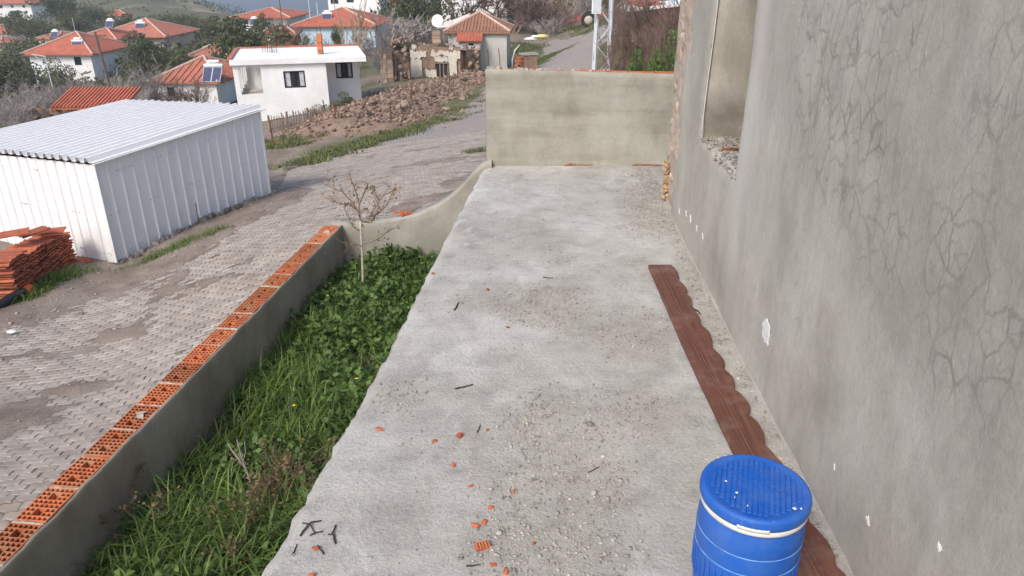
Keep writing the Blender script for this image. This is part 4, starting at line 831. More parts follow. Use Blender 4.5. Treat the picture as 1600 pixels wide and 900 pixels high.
stick('twig', [(525, 851), (520, 836), (525, 822)], .0045, 'dark bent twig just right of the forked one', 'twig', .006, branches=[[(514, 836), (520, 838), (523, 848)]])
stick('twig', [(456, 865), (460, 858), (463, 848)], .0035, 'short dark twig below the forked one, near the edge', 'twig')
stick('twig', [(506, 866), (498, 858), (496, 852)], .0035, 'short dark twig lying on a red shard', 'twig', .01)
stick('twig', [(728, 888), (742, 887), (756, 885)], .0035, 'straight dark stick at the bottom, beside a pinkish shard')
stick('twig', [(711, 608), (725, 606), (739, 602)], .005, 'straight dark stick lying across the middle of the terrace')
stick('twig', [(919, 739), (927, 735), (936, 730)], .0035, 'short dark stick on the grit, closest to the barrel')
stick('twig', [(745, 677), (749, 670), (750, 665)], .0035, 'short bent twig beside the flat red shard', 'twig')
stick('twig', [(710, 485), (713, 480), (716, 474)], .006, 'short dark twig mid terrace, towards the grass', 'twig')
stick('twig', [(849, 433), (856, 434), (864, 434)], .004, 'thin dark stick far along the terrace', 'twig')
stick('twig', [(1082, 481), (1090, 488), (1095, 491)], .005, 'dark twig between the scalloped board and the wall', 'twig', .01)
for (px0, py0, px1, py1, r, lab, mt) in ((1160, 236, 1128, 233, .012, 'brown stick lying on the window ledge of the house', 'rust'), (1163, 232, 1136, 219, .009, 'pale stick lying across the window ledge of the house', 'wood')):
    a = aZ(px0, py0, 1.02); b = aZ(px1, py1, 1.03); mb = MB(); mb.tube([Vector((0, 0, 0)), (b - a) * .5 + Vector((0, 0, .01)), b - a], [r, r * .9, r * .8], 6); o = mb.build('stick', M[mt], None, True, a); tag(o, lab, 'stick', 'sticks on the window ledge')
p = aY(630, 336, 8.55); mb = MB()
for k in range(5): mb.box((random.uniform(-.09, .09), random.uniform(-.04, .04), .02 + random.uniform(0, .02)), (random.uniform(.04, .09), random.uniform(.03, .06), .03), Matrix.Rotation(random.random() * 3, 3, 'Z'), .75)
tag(mb.build('broken_brick', M['brickdeep'], None, False, (p.x, p.y, p.z - 0.01)), 'broken orange brick left on top of the swept wall', 'brick')

# ================================================================== SHED AND WHAT STANDS BY IT
SA = Vector((-6.28, 10.86, -2.22)); SB = Vector((-4.78, 14.10, -2.06)); sr = (SB - SA); sr.z = 0; sr.normalize(); sf = Vector((-sr.y, sr.x, 0)); SL = 3.6
SD = SA + sf * SL; SC = SB + sf * SL
tA = Vector((SA.x, SA.y, aY(152, 256, SA.y).z)); tB = Vector((SB.x, SB.y, aY(408, 172, SB.y).z)); tC = Vector((SC.x, SC.y, aY(212, 164, SC.y).z)); tD = Vector((SD.x, SD.y, aY(-82, 232, SD.y).z))
shed = empty('metal_shed', SA); tag(shed, 'white corrugated metal shed with sloping sheet roof beside the street', 'shed')
def corr(name, p00, p10, p01, p11, pitch, dep, flat, nsh, mat, lap=0.0):
    """ribs run from the p00-p10 side to the p01-p11 side; nsh separate sheets across"""
    W_ = (p10 - p00).length; nrm = (p10 - p00).cross(p01 - p00).normalized(); per = max(1, round(W_ / pitch / nsh)); npt = per * nsh
    for s_ in range(nsh):
        us = []
        for k in range(per):
            b = (s_ * per + k) / npt; w_ = 1 / npt
            us += [(b, 0), (b + w_ * flat, 0), (b + w_ * (flat + (1 - flat) * 0.28), 1), (b + w_ * (flat + (1 - flat) * 0.72), 1)]
        us.append(((s_ + 1) * per / npt, 0))
        P = []
        for v_ in (0, 0.25, 0.5, 0.75, 1.0):
            row = []
            for (u, h) in us:
                q = p00.lerp(p10, u).lerp(p01.lerp(p11, u), v_) + nrm * (h * dep + s_ * lap + 0.004 * math.sin(u * 23 + v_ * 5)); row.append(q - SA)
            P.append(row)
        MB().grid(P).build(name, mat, shed)
dn = Vector((0, 0, -0.06))
corr('wall_sheet', SD + dn, SA + dn, tD - Vector((0, 0, .02)), tA - Vector((0, 0, .02)), 0.20, -0.022, 0.80, 4, M['sheet'], -0.002)
corr('wall_sheet', SA + dn, SB + dn, tA - Vector((0, 0, .02)), tB - Vector((0, 0, .02)), 0.235, 0.026, 0.78, 4, M['sheet'], 0.002)
corr('wall_sheet', SB + dn, SC + dn * 8, tB, tC, 0.24, 0.02, 0.8, 4, M['sheet']); corr('wall_sheet', SC + dn * 8, SD + dn * 3, tC, tD, 0.24, 0.02, 0.8, 4, M['sheet'])
ov = 0.07; up = Vector((0, 0, 0.03))
rA = tA + up - sr * ov - sf * ov; rB = tB + up + sr * ov - sf * ov; rC = tC + up + sr * ov + sf * ov; rD = tD + up - sr * ov + sf * ov
corr('roof_sheet', rA, rD, rB, rC, 0.178, -0.075, 0.46, 4, M['roofsheet'], -0.002)
mb = MB(); mb.bar(SA + dn * 0 - SA + sf * 0 + (sr - sf) * -0.0 + Vector((0.0, -0.012, 0)), tA - SA + Vector((0.0, -0.012, -.02)), 0.05, 0.05); mb.build('corner_trim', M['sheet'], shed)
mb = MB(); mb.bar(rA - SA + Vector((0, 0, -.018)) - sf * .01, rB - SA + Vector((0, 0, -.018)) - sf * .01, 0.05, 0.012); mb.build('roof_edge_trim', M['roofsheet'], shed)
mb = MB()
for k in range(34):
    u, v_ = random.random(), random.choice((0.12, 0.5, 0.88))
    for (p0, p1, t0, t1, nn) in ((SA, SB, tA, tB, -sf), (SD, SA, tD, tA, -sr)):
        q = p0.lerp(p1, u).lerp(t0.lerp(t1, u), v_) + nn * 0.03 - SA; mb.box(q, (.018, .018, .018))
tag(mb.build('sheet_screws', M['galv'], shed), kind='stuff')
# stones under the shed wall
STN = []
for s_ in range(6):
    gg = np.random.default_rng(100 + s_); mb = MB(); mb.v = [tuple(v) for v in ICO_V * np.array([1, .85, .7]) * (1 + gg.normal(0, .17, (12, 1)))]; mb.f = list(ICO_F); me = mb.mesh('stone'); STN.append(me)
def stones_on(parent, pts, sizes, mat, name='stone'):
    for (p, s_) in zip(pts, sizes):
        o = link(name, random.choice(mat), None, parent, Vector(p) - parent.location, (random.random() * 6, random.random() * 6, random.random() * 6)); o.scale = (s_, s_ * random.uniform(.7, 1.1), s_ * random.uniform(.6, 1))
def stone_set(m): out = []; [out.append(me.copy()) for me in STN]; [me.materials.append(m) for me in out]; return out
ST_GREY = stone_set(speckled('grey_footing_stone', (0.21, 0.185, 0.165), 0.35, 6, rnd=0.4, bump=0.6, bscale=30)); ST_RED = stone_set(M['stone'])
ft = empty('stone_footing', SA + (SB - SA) * .5); tag(ft, 'row of rough dark stones and rubble along the foot of the metal shed', 'stones')
pts, sz = [], []
for k in range(52):
    u = (k + random.random()) / 52 * 1.0; q = SA.lerp(SB, u) - sf * random.uniform(0.02, 0.16); pts.append((q.x, q.y, T1(q.x, q.y) + random.uniform(.0, .05))); sz.append(random.uniform(.045, .10))
stones_on(ft, pts, sz, ST_GREY)
dirtm = MB(); P = []
for v_ in np.linspace(-0.05, 0.5, 7):
    row = []
    for u in np.linspace(-.02, 1.03, 50):
        q = SA.lerp(SB, u) - sf * v_; row.append((q.x - ft.location.x, q.y - ft.location.y, T1(q.x, q.y) + 0.05 * math.exp(-(max(v_, 0) / .2) ** 2) - 0.02 + 0.05 * (float(fbm(u * 20, v_ * 9, 7)) - .5) - ft.location.z))
    P.append(row)
dirtm.grid(P).build('earth_bank', M['dirt'], ft, True)
# thin rusty rod in front of the shed
p = onT(312, 352); mb = MB(); mb.tube([(0, 0, -.05), (-.01, 0, .2), (.0, 0, .40)], .008, 6); tag(mb.build('iron_rod', M['rust'], None, False, p), 'thin rusty rod sticking up before the shed side wall', 'rod')
# ---- stacked roof tiles
def tile_mesh():
    mb = MB(); prof = [(-.12, .0), (-.105, .016), (-.08, .020), (-.055, .010), (-.02, .004), (.0, .014), (.025, .020), (.055, .012), (.085, .003), (.105, .004), (.12, .014)]
    rows = []
    for y in (-.205, -.18, 0.18, .205):
        e = 0.006 if y < -.2 else 0; rows.append([(x, y, z + 0.014 + e) for x, z in prof] + [(x, y, z * .9) for x, z in reversed(prof)] + [(prof[0][0], y, prof[0][1] + .014 + e)])
    mb.grid(rows); n = len(rows[0]); mb.f.append(tuple(range(n - 1))[::-1]); mb.f.append(tuple(3 * n + i for i in range(n - 1))); return mb.mesh('clay_tile')
TILE = tile_mesh(); TILE.materials.append(M['tile'])
t0 = onT(30, 470); t1 = onT(124, 414); rd = Vector((t1.x - t0.x, t1.y - t0.y, 0)); rl = rd.length; rd.normalize(); ld = Vector((-rd.y, rd.x, 0)); ncol = max(4, round(rl / 0.262))
tz_ = min(t0.z, t1.z) - 0.03; ra_ = math.atan2(rd.y, rd.x)
for c_ in range(ncol):
    for q_ in range(2):
        if q_ == 1 and c_ > 2: continue
        nl = round(20 - 6.5 * c_ / (ncol - 1)) - (1 if c_ == 2 else 0)
        base = T1(*(t0 + rd * (c_ + .5) * rl / ncol)[:2])
        for k in range(nl):
            p = t0 + rd * ((c_ + .5) * rl / ncol) + ld * (.22 + q_ * .44) + Vector((random.gauss(0, .016), random.gauss(0, .016), 0))
            o = link('clay_tile', TILE, None, None, (p.x, p.y, tz_ + 0.0405 * k + (t1.z - tz_) * c_ / (ncol - 1) * .9), (random.gauss(0, .02), random.gauss(0, .02), ra_ + random.gauss(0, .03) + (math.pi if k % 2 else 0)))
            tag(o, 'orange clay roof tile in the tall stack beside the metal shed', 'roof tile', 'stacked clay roof tiles')
for (px, py, rz, lab) in ((20, 362, .4, 'clay roof tile lying crooked on top of the stack, at the picture edge'), (52, 360, .9, 'clay roof tile lying askew on top of the middle of the stack'), (78, 359, .2, 'clay roof tile topmost on the rear of the stack')):
    p = aY(px, py + 4, t0.y + .55 + .012 * px); o = link('clay_tile', TILE, None, None, p, (random.uniform(-.08, .08), random.uniform(-.08, .08), ra_ + rz)); tag(o, lab, 'roof tile', 'stacked clay roof tiles')
p = onT(132, 413); o = link('clay_tile', TILE, None, None, p + Vector((0, 0, .05)), (.15, .1, 1.2)); o.scale = (.7, .6, 1); tag(o, 'broken roof tile on the ground between stack and shed', 'roof tile')
# ---- black pipe with its orange end
a = onT(44, 464); b = onT(-40, 512); mb = MB(); d_ = (b - a); L_ = d_.length; pp = empty('drain_pipe', a + Vector((0, 0, .07))); tag(pp, 'black plastic pipe with an orange end by the tile stack', 'pipe')
mb.tube([Vector((0, 0, 0)), d_ * .3 + Vector((0, 0, .02)), d_ * .6, d_], .062, 14); mb.build('pipe', M['pipe'], pp, True)
u_ = d_.normalized(); mb = MB(); mb.tube([u_ * .06, u_ * -.07, u_ * -.09], [.07, .072, .066], 14); mb.build('coupling', M['orange'], pp, True)
p = onT(20, 524); mb = MB(); mb.v = [tuple(v) for v in ICO_V * np.array([.07, .04, .025])]; mb.f = list(ICO_F); tag(mb.build('paper_scrap', M['white_bit'], None, False, p + Vector((0, 0, .04))), 'white scrap lying on the dirt below the pipe', 'litter')

# ================================================================== PLANTS IN THE GARDEN BED
def branch_tree(mb, p, d, length, r, depth, gg, nseg=4, kids=(2, 4), spread=.75, ratio=.68, wob=.18, up=.06, sides=4, tips=None, rr=.55):
    pts = [p.copy()]; dd = d.normalized()
    for k in range(nseg):
        dd = (dd + Vector((gg.gauss(0, wob), gg.gauss(0, wob), gg.gauss(0, wob) + up))).normalized(); pts.append(pts[-1] + dd * length / nseg)
    mb.tube(pts, [r * (1 - .55 * i / nseg) for i in range(nseg + 1)], sides, False)
    if tips is not None and depth <= 1: tips.append(pts[-1].copy()); tips.append(pts[len(pts) // 2].copy())
    if depth <= 0: return
    for k in range(gg.randint(*kids)):
        f = gg.uniform(.35, 1.0); i = min(int(f * nseg), nseg - 1); q = pts[i].lerp(pts[i + 1], f * nseg - i)
        ax = dd.orthogonal().normalized(); ax.rotate(Matrix.Rotation(gg.uniform(0, 6.283), 3, dd)); nd = (dd * math.cos(spread * gg.uniform(.6, 1.3)) + ax * math.sin(spread * gg.uniform(.6, 1.3)))
        branch_tree(mb, q, nd, length * ratio * gg.uniform(.75, 1.2), r * rr, depth - 1, gg, max(2, nseg - 1), kids, spread, ratio, wob, up, sides, tips, rr)
def leaf_cloud(pts, size, seed, jit=0.0, aspect=1.6, per=1):
    gg = np.random.default_rng(seed); P = np.repeat(np.asarray([tuple(p) for p in pts]), per, 0); n = len(P); P = P + gg.normal(0, 1, P.shape) * jit
    Rm = rand_rot(n, gg) * (size * gg.uniform(.6, 1.35, n))[:, None, None]
    V = np.array([(-.5, -.5 * aspect, 0), (.5, -.5 * aspect * .6, .1), (.45, .5 * aspect, 0), (-.35, .45 * aspect, -.1)]); return instances(V, [(0, 1, 2, 3)], (Rm, P))
# low broad leaved growth covering the far half of the bed
gq = np.random.default_rng(21); n = 9000; y = gq.uniform(3.2, 8.4, n); xi = np.interp(y, [0, WI0[1], WI1[1], 9], [WI0[0] - 0.31, WI0[0], WI1[0], WI1[0]]) + .04; x = xi + (np.interp(y, ey, ex) + .03 - xi) * gq.random(n)
ok = fbm(x * 2.2, y * 2.2, 111, 3) > np.interp(y, [3, 5, 6.2, 8.4], [.66, .6, .42, .36]); x, y = x[ok], y[ok]; z = soil_z(x, y) + gq.uniform(.02, .20, len(x)) * (.5 + fbm(x * 3, y * 3, 112, 2))
V, Q = leaf_cloud(np.stack([x, y, z], -1), .036, 22, .03, 1.3, 2); tag(link('garden_weeds', bulk('garden_weeds', V, Q), M['weedleaf']), 'low broad leaved weeds mixed into the garden grass', 'weeds', kind='stuff')
# young tree
gg = random.Random(11); SY_ = aZ(567, 462, -1.25).y; sb = aY(567, 462, SY_); sap = empty('young_tree', sb); tag(sap, 'small bare young tree with a pale trunk in the garden bed', 'tree')
def q(px, py, dy=0): return aY(px, py, SY_ + dy) - sb
mb = MB(); mb.tube([q(568, 470), q(567, 430), q(566, 395, .01), q(564, 362), q(563, 345)], [.017, .015, .014, .013, .012], 8); mb.build('trunk', M['pale_bark'], sap, True)
mb = MB(); tips = []
limbs = [[(563, 350), (562, 330), (560, 312), (553, 292), (545, 270)], [(562, 335), (550, 316), (535, 300), (520, 294), (508, 288)], [(563, 345), (577, 338), (588, 322), (600, 305), (618, 296)], [(564, 362), (552, 355), (546, 345), (540, 330)],
         [(566, 382), (580, 378), (598, 368), (614, 357)], [(566, 384), (552, 382), (537, 380)], [(563, 346), (580, 348), (590, 330), (592, 312), (580, 290)], [(561, 320), (570, 300), (575, 285)], [(562, 330), (542, 318), (532, 320), (520, 312)], [(577, 338), (590, 334), (603, 322), (614, 300)]]
for li, l_ in enumerate(limbs):
    P = [q(px, py, 0.12 * math.sin(li * 2.3) * k / len(l_)) for k, (px, py) in enumerate(l_)]; mb.tube(P, [.0085 * (1 - .65 * k / len(P)) for k in range(len(P))], 5)
    for k in range(1, len(P)):
        for _ in range(4):
            d_ = (P[k] - P[k - 1]).normalized() + Vector((gg.gauss(0, .8), gg.gauss(0, .8), gg.gauss(.2, .6))); branch_tree(mb, P[k - 1].lerp(P[k], gg.random()), d_, gg.uniform(.07, .19), .0028, 1 if gg.random() < .7 else 0, gg, 3, (1, 2), .7, .6, .25, .04, 3, tips)
mb.build('branches', M['sapling'], sap)
V, Q = leaf_cloud([t for t in tips if gg.random() < .5], .017, 5, .010, 1.5, 1); tag(link('withered_leaves', bulk('withered_leaves', V, Q), M['budleaf'], sap), kind='stuff')
# dead branch, weeds, flowers
b0 = aZ(396, 765, -1.12); mb = MB(); Y_ = b0.y
def qq(px, py, dy=0): return aY(px, py, Y_ + dy) - b0
mb.tube([qq(396, 765), qq(388, 742), qq(380, 722), qq(374, 700), qq(370, 686, -.03)], [.008, .007, .006, .005, .003], 6); mb.tube([qq(385, 735), qq(372, 716), qq(362, 703, .05), qq(356, 693, .06)], [.006, .005, .004, .003], 5); mb.tube([qq(380, 722), qq(384, 706), qq(382, 690)], [.004, .003, .002], 5)
tag(mb.build('dead_branch', M['twig'], None, True, b0), 'bare grey dead branch standing in the garden grass', 'branch')
def weed(px, py, z, h, n, lab, spread=.25, mats=('sapling', 'dryweed'), leaf=.016, per=7, seed=1, cat='weed', name='dry_weed', jit=.018):
    gg = random.Random(seed); b = aZ(px, py, z); w_ = empty(name, b); tag(w_, lab, cat, 'weeds in the garden bed'); mb = MB(); tips = []
    for k in range(n):
        d_ = Vector((gg.gauss(0, spread), gg.gauss(0, spread), 1)); branch_tree(mb, Vector((gg.gauss(0, .05), gg.gauss(0, .05), -.25)), d_, h * gg.uniform(.7, 1.1), .004, 2, gg, 4, (2, 4), .6, .5, .12, .05, 3, tips)
    mb.build('stems', M[mats[0]], w_); V, Q = leaf_cloud(tips, leaf, seed, jit, 1.2, per); tag(link('seed_heads' if name == 'dry_weed' else 'leaves', bulk('leaves', V, Q), M[mats[1]], w_), kind='stuff')
weed(190, 822, -1.15, .42, 6, 'dry brown weed with seed heads beside the low wall', .25, seed=3, per=3)
weed(425, 800, -1.15, .42, 9, 'large dry brown weed clump close to the terrace edge', .35, seed=4, per=3)
weed(445, 738, -1.15, .38, 7, 'reddish brown weed clump behind the large dry one', .35, seed=6, per=2)
weed(350, 868, -1.12, .25, 5, 'low brown weed tangled in the nearest grass', .4, seed=7, per=4)
weed(590, 448, -1.2, .35, 9, 'broad leaved green weed clump by the young tree', .45, ('weedleaf', 'weedleaf'), .05, 3, 8, 'weed', 'green_weed', .03)
weed(480, 470, -1.2, .33, 9, 'dark green weed clump against the low wall', .45, ('weedleaf', 'weedleaf'), .045, 3, 9, 'weed', 'green_weed', .03)
weed(640, 410, -1.2, .33, 9, 'leafy green weeds below the swept wall', .45, ('weedleaf', 'weedleaf'), .05, 3, 10, 'weed', 'green_weed', .03)
weed(540, 500, -1.2, .25, 8, 'low leafy weeds in front of the young tree', .45, ('weedleaf', 'weedleaf'), .04, 3, 12, 'weed', 'green_weed', .03)
weed(606, 415, -1.2, .42, 1, 'single upright green weed in front of the swept wall', .02, ('weedleaf', 'weedleaf'), .03, 8, 11, 'weed', 'green_weed', .02)
for i, (px, py) in enumerate([(459, 634), (557, 592), (650, 382), (512, 462)]):
    p = aZ(px, py, -.98); mb = MB(); mb.tube([(0, 0, -.3), (.01, 0, -.12), (0, 0, 0)], .002, 4)
    o = empty('wildflower', p); tag(o, ['yellow wildflower in the middle of the garden grass', 'yellow wildflower close to the terrace edge', 'yellow wildflower below the swept wall', 'yellow wildflower left of the young tree'][i], 'flower', 'yellow wildflowers')
    mb.build('stalk', M['weedleaf'], o)
    for k in range(6):
        a = k * math.pi / 3; mb = MB(); mb.face((0, 0, 0), (.011 * math.cos(a - .4), .011 * math.sin(a - .4), .004), (.017 * math.cos(a), .017 * math.sin(a), .006), (.011 * math.cos(a + .4), .011 * math.sin(a + .4), .004)); mb.build('petal', M['flower'], o)

# ================================================================== TREES AND SHRUBS OF THE VILLAGE
def crown_variant(seed, lobes, leaf, n, flat=.8):
    gg = np.random.default_rng(seed); pts = []
    L = [(gg.normal(0, .22), gg.normal(0, .22), .58 + gg.normal(0, .13), gg.uniform(.16, .3)) for _ in range(lobes)] + [(0, 0, .55, .3)]
    for k in range(n):
        x, y, z, r = L[gg.integers(len(L))]; d = gg.normal(size=3); d /= np.linalg.norm(d); rr = r * (1 - .45 * gg.random() ** 2.2); pts.append((x + d[0] * rr, y + d[1] * rr, max(.12, z + d[2] * rr * flat)))
    V, Q = leaf_cloud(pts, leaf, seed, .008, 1.3); me = bulk('crown', V, Q)
    mb = MB(); g2 = random.Random(seed); mb.tube([(0, 0, -.15), (.01, 0, .15), (-.01, .01, .45)], [.035, .028, .018], 6)
    for (x, y, z, r) in L: mb.tube([(0, 0, .2 + .2 * g2.random()), (x * .5, y * .5, z * .75), (x, y, z)], [.018, .012, .005], 4)
    return me, mb.mesh('trunk')
EVG = [crown_variant(200 + k, 11, .026, 4200, .78) for k in range(5)]
TRK = {}
def with_mat(me, m):
    key = (me.name, m.name)
    if key not in TRK: c = me.copy(); c.materials.clear(); c.materials.append(m); TRK[key] = c
    return TRK[key]
def evergreen(px, pyb, pyt, Y, wpx, lab, mat='pine', var=None, group='evergreen trees in the village', name='evergreen_tree', onground=True, cat='tree'):
    b = aY(px, pyb, Y); gz = T1(b.x, b.y)
    top = aY(px, pyt, Y).z; bz_ = min(b.z, gz + .2) if onground else b.z; h = (top - bz_) / .9; w_ = wpx * mpp(px, pyb, Y) / .95
    var = random.randrange(5) if var is None else var; o = empty(name, (b.x, b.y, bz_), random.random() * 6.28); o.scale = (w_, w_, h); tag(o, lab, cat, group)
    link('crown', with_mat(EVG[var][0], M[mat]), None, o); link('trunk', with_mat(EVG[var][1], M['bark']), None, o); return o
evergreen(380, 118, 44, 72, 108, 'largest round dark green tree, left of the white flat roofed house', var=0)
evergreen(238, 130, 58, 82, 70, 'dark green tree in front of the cream house with the red hipped roof', var=1)
evergreen(98, 142, 105, 72, 48, 'small round tree before the white wall of the left house', 'olive', 2)
evergreen(652, 84, -14, 90, 78, 'tall dark conifer beside the white satellite dish', var=3)
evergreen(407, 46, 25, 112, 26, 'small dark tree in front of the distant red roofed house', var=4)
evergreen(527, 78, 47, 91, 24, 'small green tree against the pale blue house wall', var=2)
evergreen(22, 150, 92, 78, 95, 'dark tree at the left picture edge, below the far roofs', var=1)
evergreen(70, 90, 35, 140, 60, 'dark tree left of the small house with a solar heater', var=3)
evergreen(98, 40, -8, 190, 60, 'dark hilltop tree at the top, left of the bare slope', var=0)
evergreen(22, 62, 22, 170, 60, 'dark tree below the two storey house at the top left', var=4)
evergreen(125, 62, 25, 150, 55, 'dark tree behind the left house roof, beside a thin mast', var=2)
evergreen(200, 58, 20, 150, 50, 'tree behind the ridge of the cream house', 'olive', 1)
evergreen(290, 60, 25, 150, 70, 'broad dark tree right of the cream house roof', var=3)
evergreen(335, 62, 32, 130, 60, 'green tree between the cream house and the distant red roof', 'olive', 0)
evergreen(345, 88, 62, 100, 60, 'low green tree behind the largest round tree', 'olive', 4)
evergreen(300, 110, 78, 90, 50, 'bushy tree right of the tall pole, below the cream house', 'olive', 2)
evergreen(150, 42, 12, 200, 44, 'small hillside tree above the left house', var=2)
evergreen(545, 182, 150, 38, 42, 'dense green bush between stick fence and rubble heap', 'olive', 1, name='bush', cat='bush', group='bushes in the village')
evergreen(508, 190, 168, 36, 34, 'low green bush growing at the stick fence', 'olive', 3, name='bush', cat='bush', group='bushes in the village')
evergreen(1030, 112, 80, 13.5, 48, 'fresh green leafy bush right behind the end wall', 'weedleaf', 2, name='bush', cat='bush', group='bushes in the village')
evergreen(1000, 116, 96, 13.2, 50, 'low green bush under the bramble thicket behind the end wall', 'weedleaf', 4, name='bush', cat='bush', group='bushes in the village')
evergreen(955, 22, -10, 86, 40, 'dark green shrub behind the lattice pole', var=0, name='bush', cat='bush', group='bushes in the village')
def bare_variant(seed, stems, h, depth, kids, spread, ratio, r, lean=.25, wid=1.0):
    gg = random.Random(seed); mb = MB()
    for k in range(stems): branch_tree(mb, Vector((gg.gauss(0, .04 * (stems > 1)), gg.gauss(0, .04 * (stems > 1)), -.05)), Vector((gg.gauss(0, lean), gg.gauss(0, lean), 1)), h * gg.uniform(.8, 1.15), r, depth, gg, 4, kids, spread, ratio, .14, .05, 3, None, .66)
    V = np.array(mb.v); c_ = (np.percentile(V[:, :2], 98, 0) + np.percentile(V[:, :2], 2, 0)) / 2; w_ = (np.percentile(V[:, :2], 98, 0) - np.percentile(V[:, :2], 2, 0)).mean()
    k_ = np.clip(V[:, 2:] / .2, 0, 1); V[:, :2] = (V[:, :2] - c_ * k_) / w_ * wid; V[:, 2] /= np.percentile(V[:, 2], 99.5); mb.v = [tuple(v) for v in V]
    return mb.mesh('branches')
BARE = [bare_variant(300 + k, 4, .40, 4, (3, 5), .7, .68, .024, .5) for k in range(3)]
SHRUB = [bare_variant(320 + k, 12, .5, 3, (3, 5), .6, .6, .0105, .45) for k in range(4)]
POPL = [bare_variant(340 + k, 5, .95, 2, (5, 8), .3, .33, .010, .08, .5) for k in range(3)]
VMAT = {}
def bare(kind, px, pyb, pyt, Y, wpx, lab, mat='twig', group='bare shrubs in the village', name='bare_shrub', cat='shrub', var=None):
    lst = {'t': BARE, 's': SHRUB, 'p': POPL}[kind]; b = aY(px, pyb, Y); top = aY(px, pyt, Y).z; gz = T1(b.x, b.y); bz_ = min(b.z, gz + .1)
    me = with_mat(lst[random.randrange(len(lst)) if var is None else var % len(lst)], M[mat]); o = link(name, me, None, None, (b.x, b.y, bz_), (0, 0, random.random() * 6.28)); h = (top - bz_) / .95; w_ = wpx * mpp(px, pyb, Y) / (1.0 if kind != 'p' else .5); o.scale = (w_, w_, h)
    return tag(o, lab, cat, group)
bare('t', 628, 92, 26, 60, 92, 'pale grey leafless fig tree behind the ruined house', name='bare_tree', cat='tree', var=0)
bare('t', 668, 90, 44, 62, 60, 'leafless grey tree right of the fig tree', name='bare_tree', cat='tree', var=1)
bare('p', 558, 108, 0, 52, 40, 'thin leafless saplings rising before the pale blue house', 'poplar', name='bare_tree', cat='tree', var=0)
bare('p', 590, 112, 24, 52, 40, 'leafless thin tree at the right corner of the white flat roofed house', 'twig', name='bare_tree', cat='tree', var=1)
bare('t', 742, 44, -10, 80, 75, 'leafless tree before the white building, above the small tiled roof', 'bramble', name='bare_tree', cat='tree', var=2)
bare('p', 888, 42, -25, 98, 70, 'clump of pale leafless poplars beyond the street', 'poplar', name='bare_tree', cat='tree', var=2)
bare('p', 872, 42, -20, 96, 40, 'pale leafless poplar left of the clump', 'poplar', name='bare_tree', cat='tree', var=0)
bare('t', 800, 30, -30, 92, 100, 'tall dark leafless tree behind the small tiled house', 'bramble', name='bare_tree', cat='tree', var=1)
for i, (px, pyb, pyt, Y, w_) in enumerate([(840, 58, -5, 90, 80), (815, 45, -15, 98, 80), (865, 55, 10, 92, 70), (850, 62, 25, 86, 60), (895, 50, 15, 94, 60), (910, 40, -5, 102, 70), (830, 30, -25, 110, 90), (925, 20, -25, 105, 70), (880, 20, -30, 115, 90), (780, 30, -15, 104, 60)]):
    bare('s', px, pyb, pyt, Y, w_, 'leafless brown scrub behind the upper street', 'twig' if i % 2 else 'bramble', 'leafless scrub behind the upper street')
for i, (px, pyb, pyt, Y, w_) in enumerate([(975, 112, 20, 27, 70), (1000, 110, 5, 25, 80), (1030, 108, -5, 23, 80), (1050, 110, -10, 24, 80), (985, 100, 30, 31, 70), (1015, 95, 0, 30, 90), (965, 112, 50, 24, 50), (1045, 100, 20, 20, 70), (1005, 116, 60, 18, 60), (1040, 112, 45, 17, 60), (975, 70, -10, 36, 60), (1000, 60, 0, 38, 80), (960, 60, -20, 44, 50)]):
    bare('s', px, pyb, pyt, Y, w_, 'tangled leafless bramble in the thicket right of the lattice pole', 'bramble', 'bramble thicket behind the end wall')
for i, (px, pyb, pyt, Y, w_) in enumerate([(150, 172, 118, 56, 70), (185, 168, 112, 58, 70), (225, 165, 100, 60, 80), (130, 175, 130, 52, 60), (250, 160, 105, 63, 60), (205, 172, 125, 54, 60), (20, 215, 150, 42, 80), (60, 205, 145, 44, 80), (95, 185, 140, 47, 70), (-10, 200, 130, 50, 80), (35, 180, 125, 58, 80), (0, 222, 175, 36, 60), (75, 170, 128, 60, 60), (115, 165, 125, 62, 60)]):
    bare('s', px, pyb, pyt, Y, w_, 'leafless grey shrub on the slope behind the metal shed', 'twig', 'grey shrubs on the slope behind the shed')
for i, (px, pyb, pyt, Y, w_) in enumerate([(285, 168, 125, 52, 45), (315, 170, 122, 52, 50), (262, 170, 135, 50, 40)]):
    bare('s', px, pyb, pyt, Y, w_, ['dark leafless vine shrub before the tiled house, middle one of three', 'dark leafless vine shrub before the tiled house, below its solar panels', 'dark leafless vine shrub before the tiled house, leftmost of three'][i], 'bramble', 'vine shrubs before the tiled house')
for i, (px, pyb, pyt, Y, w_) in enumerate([(445, 78, 30, 84, 50), (470, 80, 45, 82, 40), (600, 98, 60, 56, 40), (690, 78, 45, 72, 50), (575, 80, 50, 80, 50), (495, 82, 62, 70, 60), (540, 84, 66, 66, 60)]):
    bare('s', px, pyb, pyt, Y, w_, ['brown leafless shrub beside the small brick house', 'brown leafless shrub left of the pale blue house', 'grey shrub between white house and ruin', 'brown shrub left of the small tiled house', 'grey shrub right of the pale blue house', 'low brown shrub behind the white flat roof, left one', 'low brown shrub behind the white flat roof, right one'][i], 'bramble' if i in (0, 1, 3, 5, 6) else 'twig')
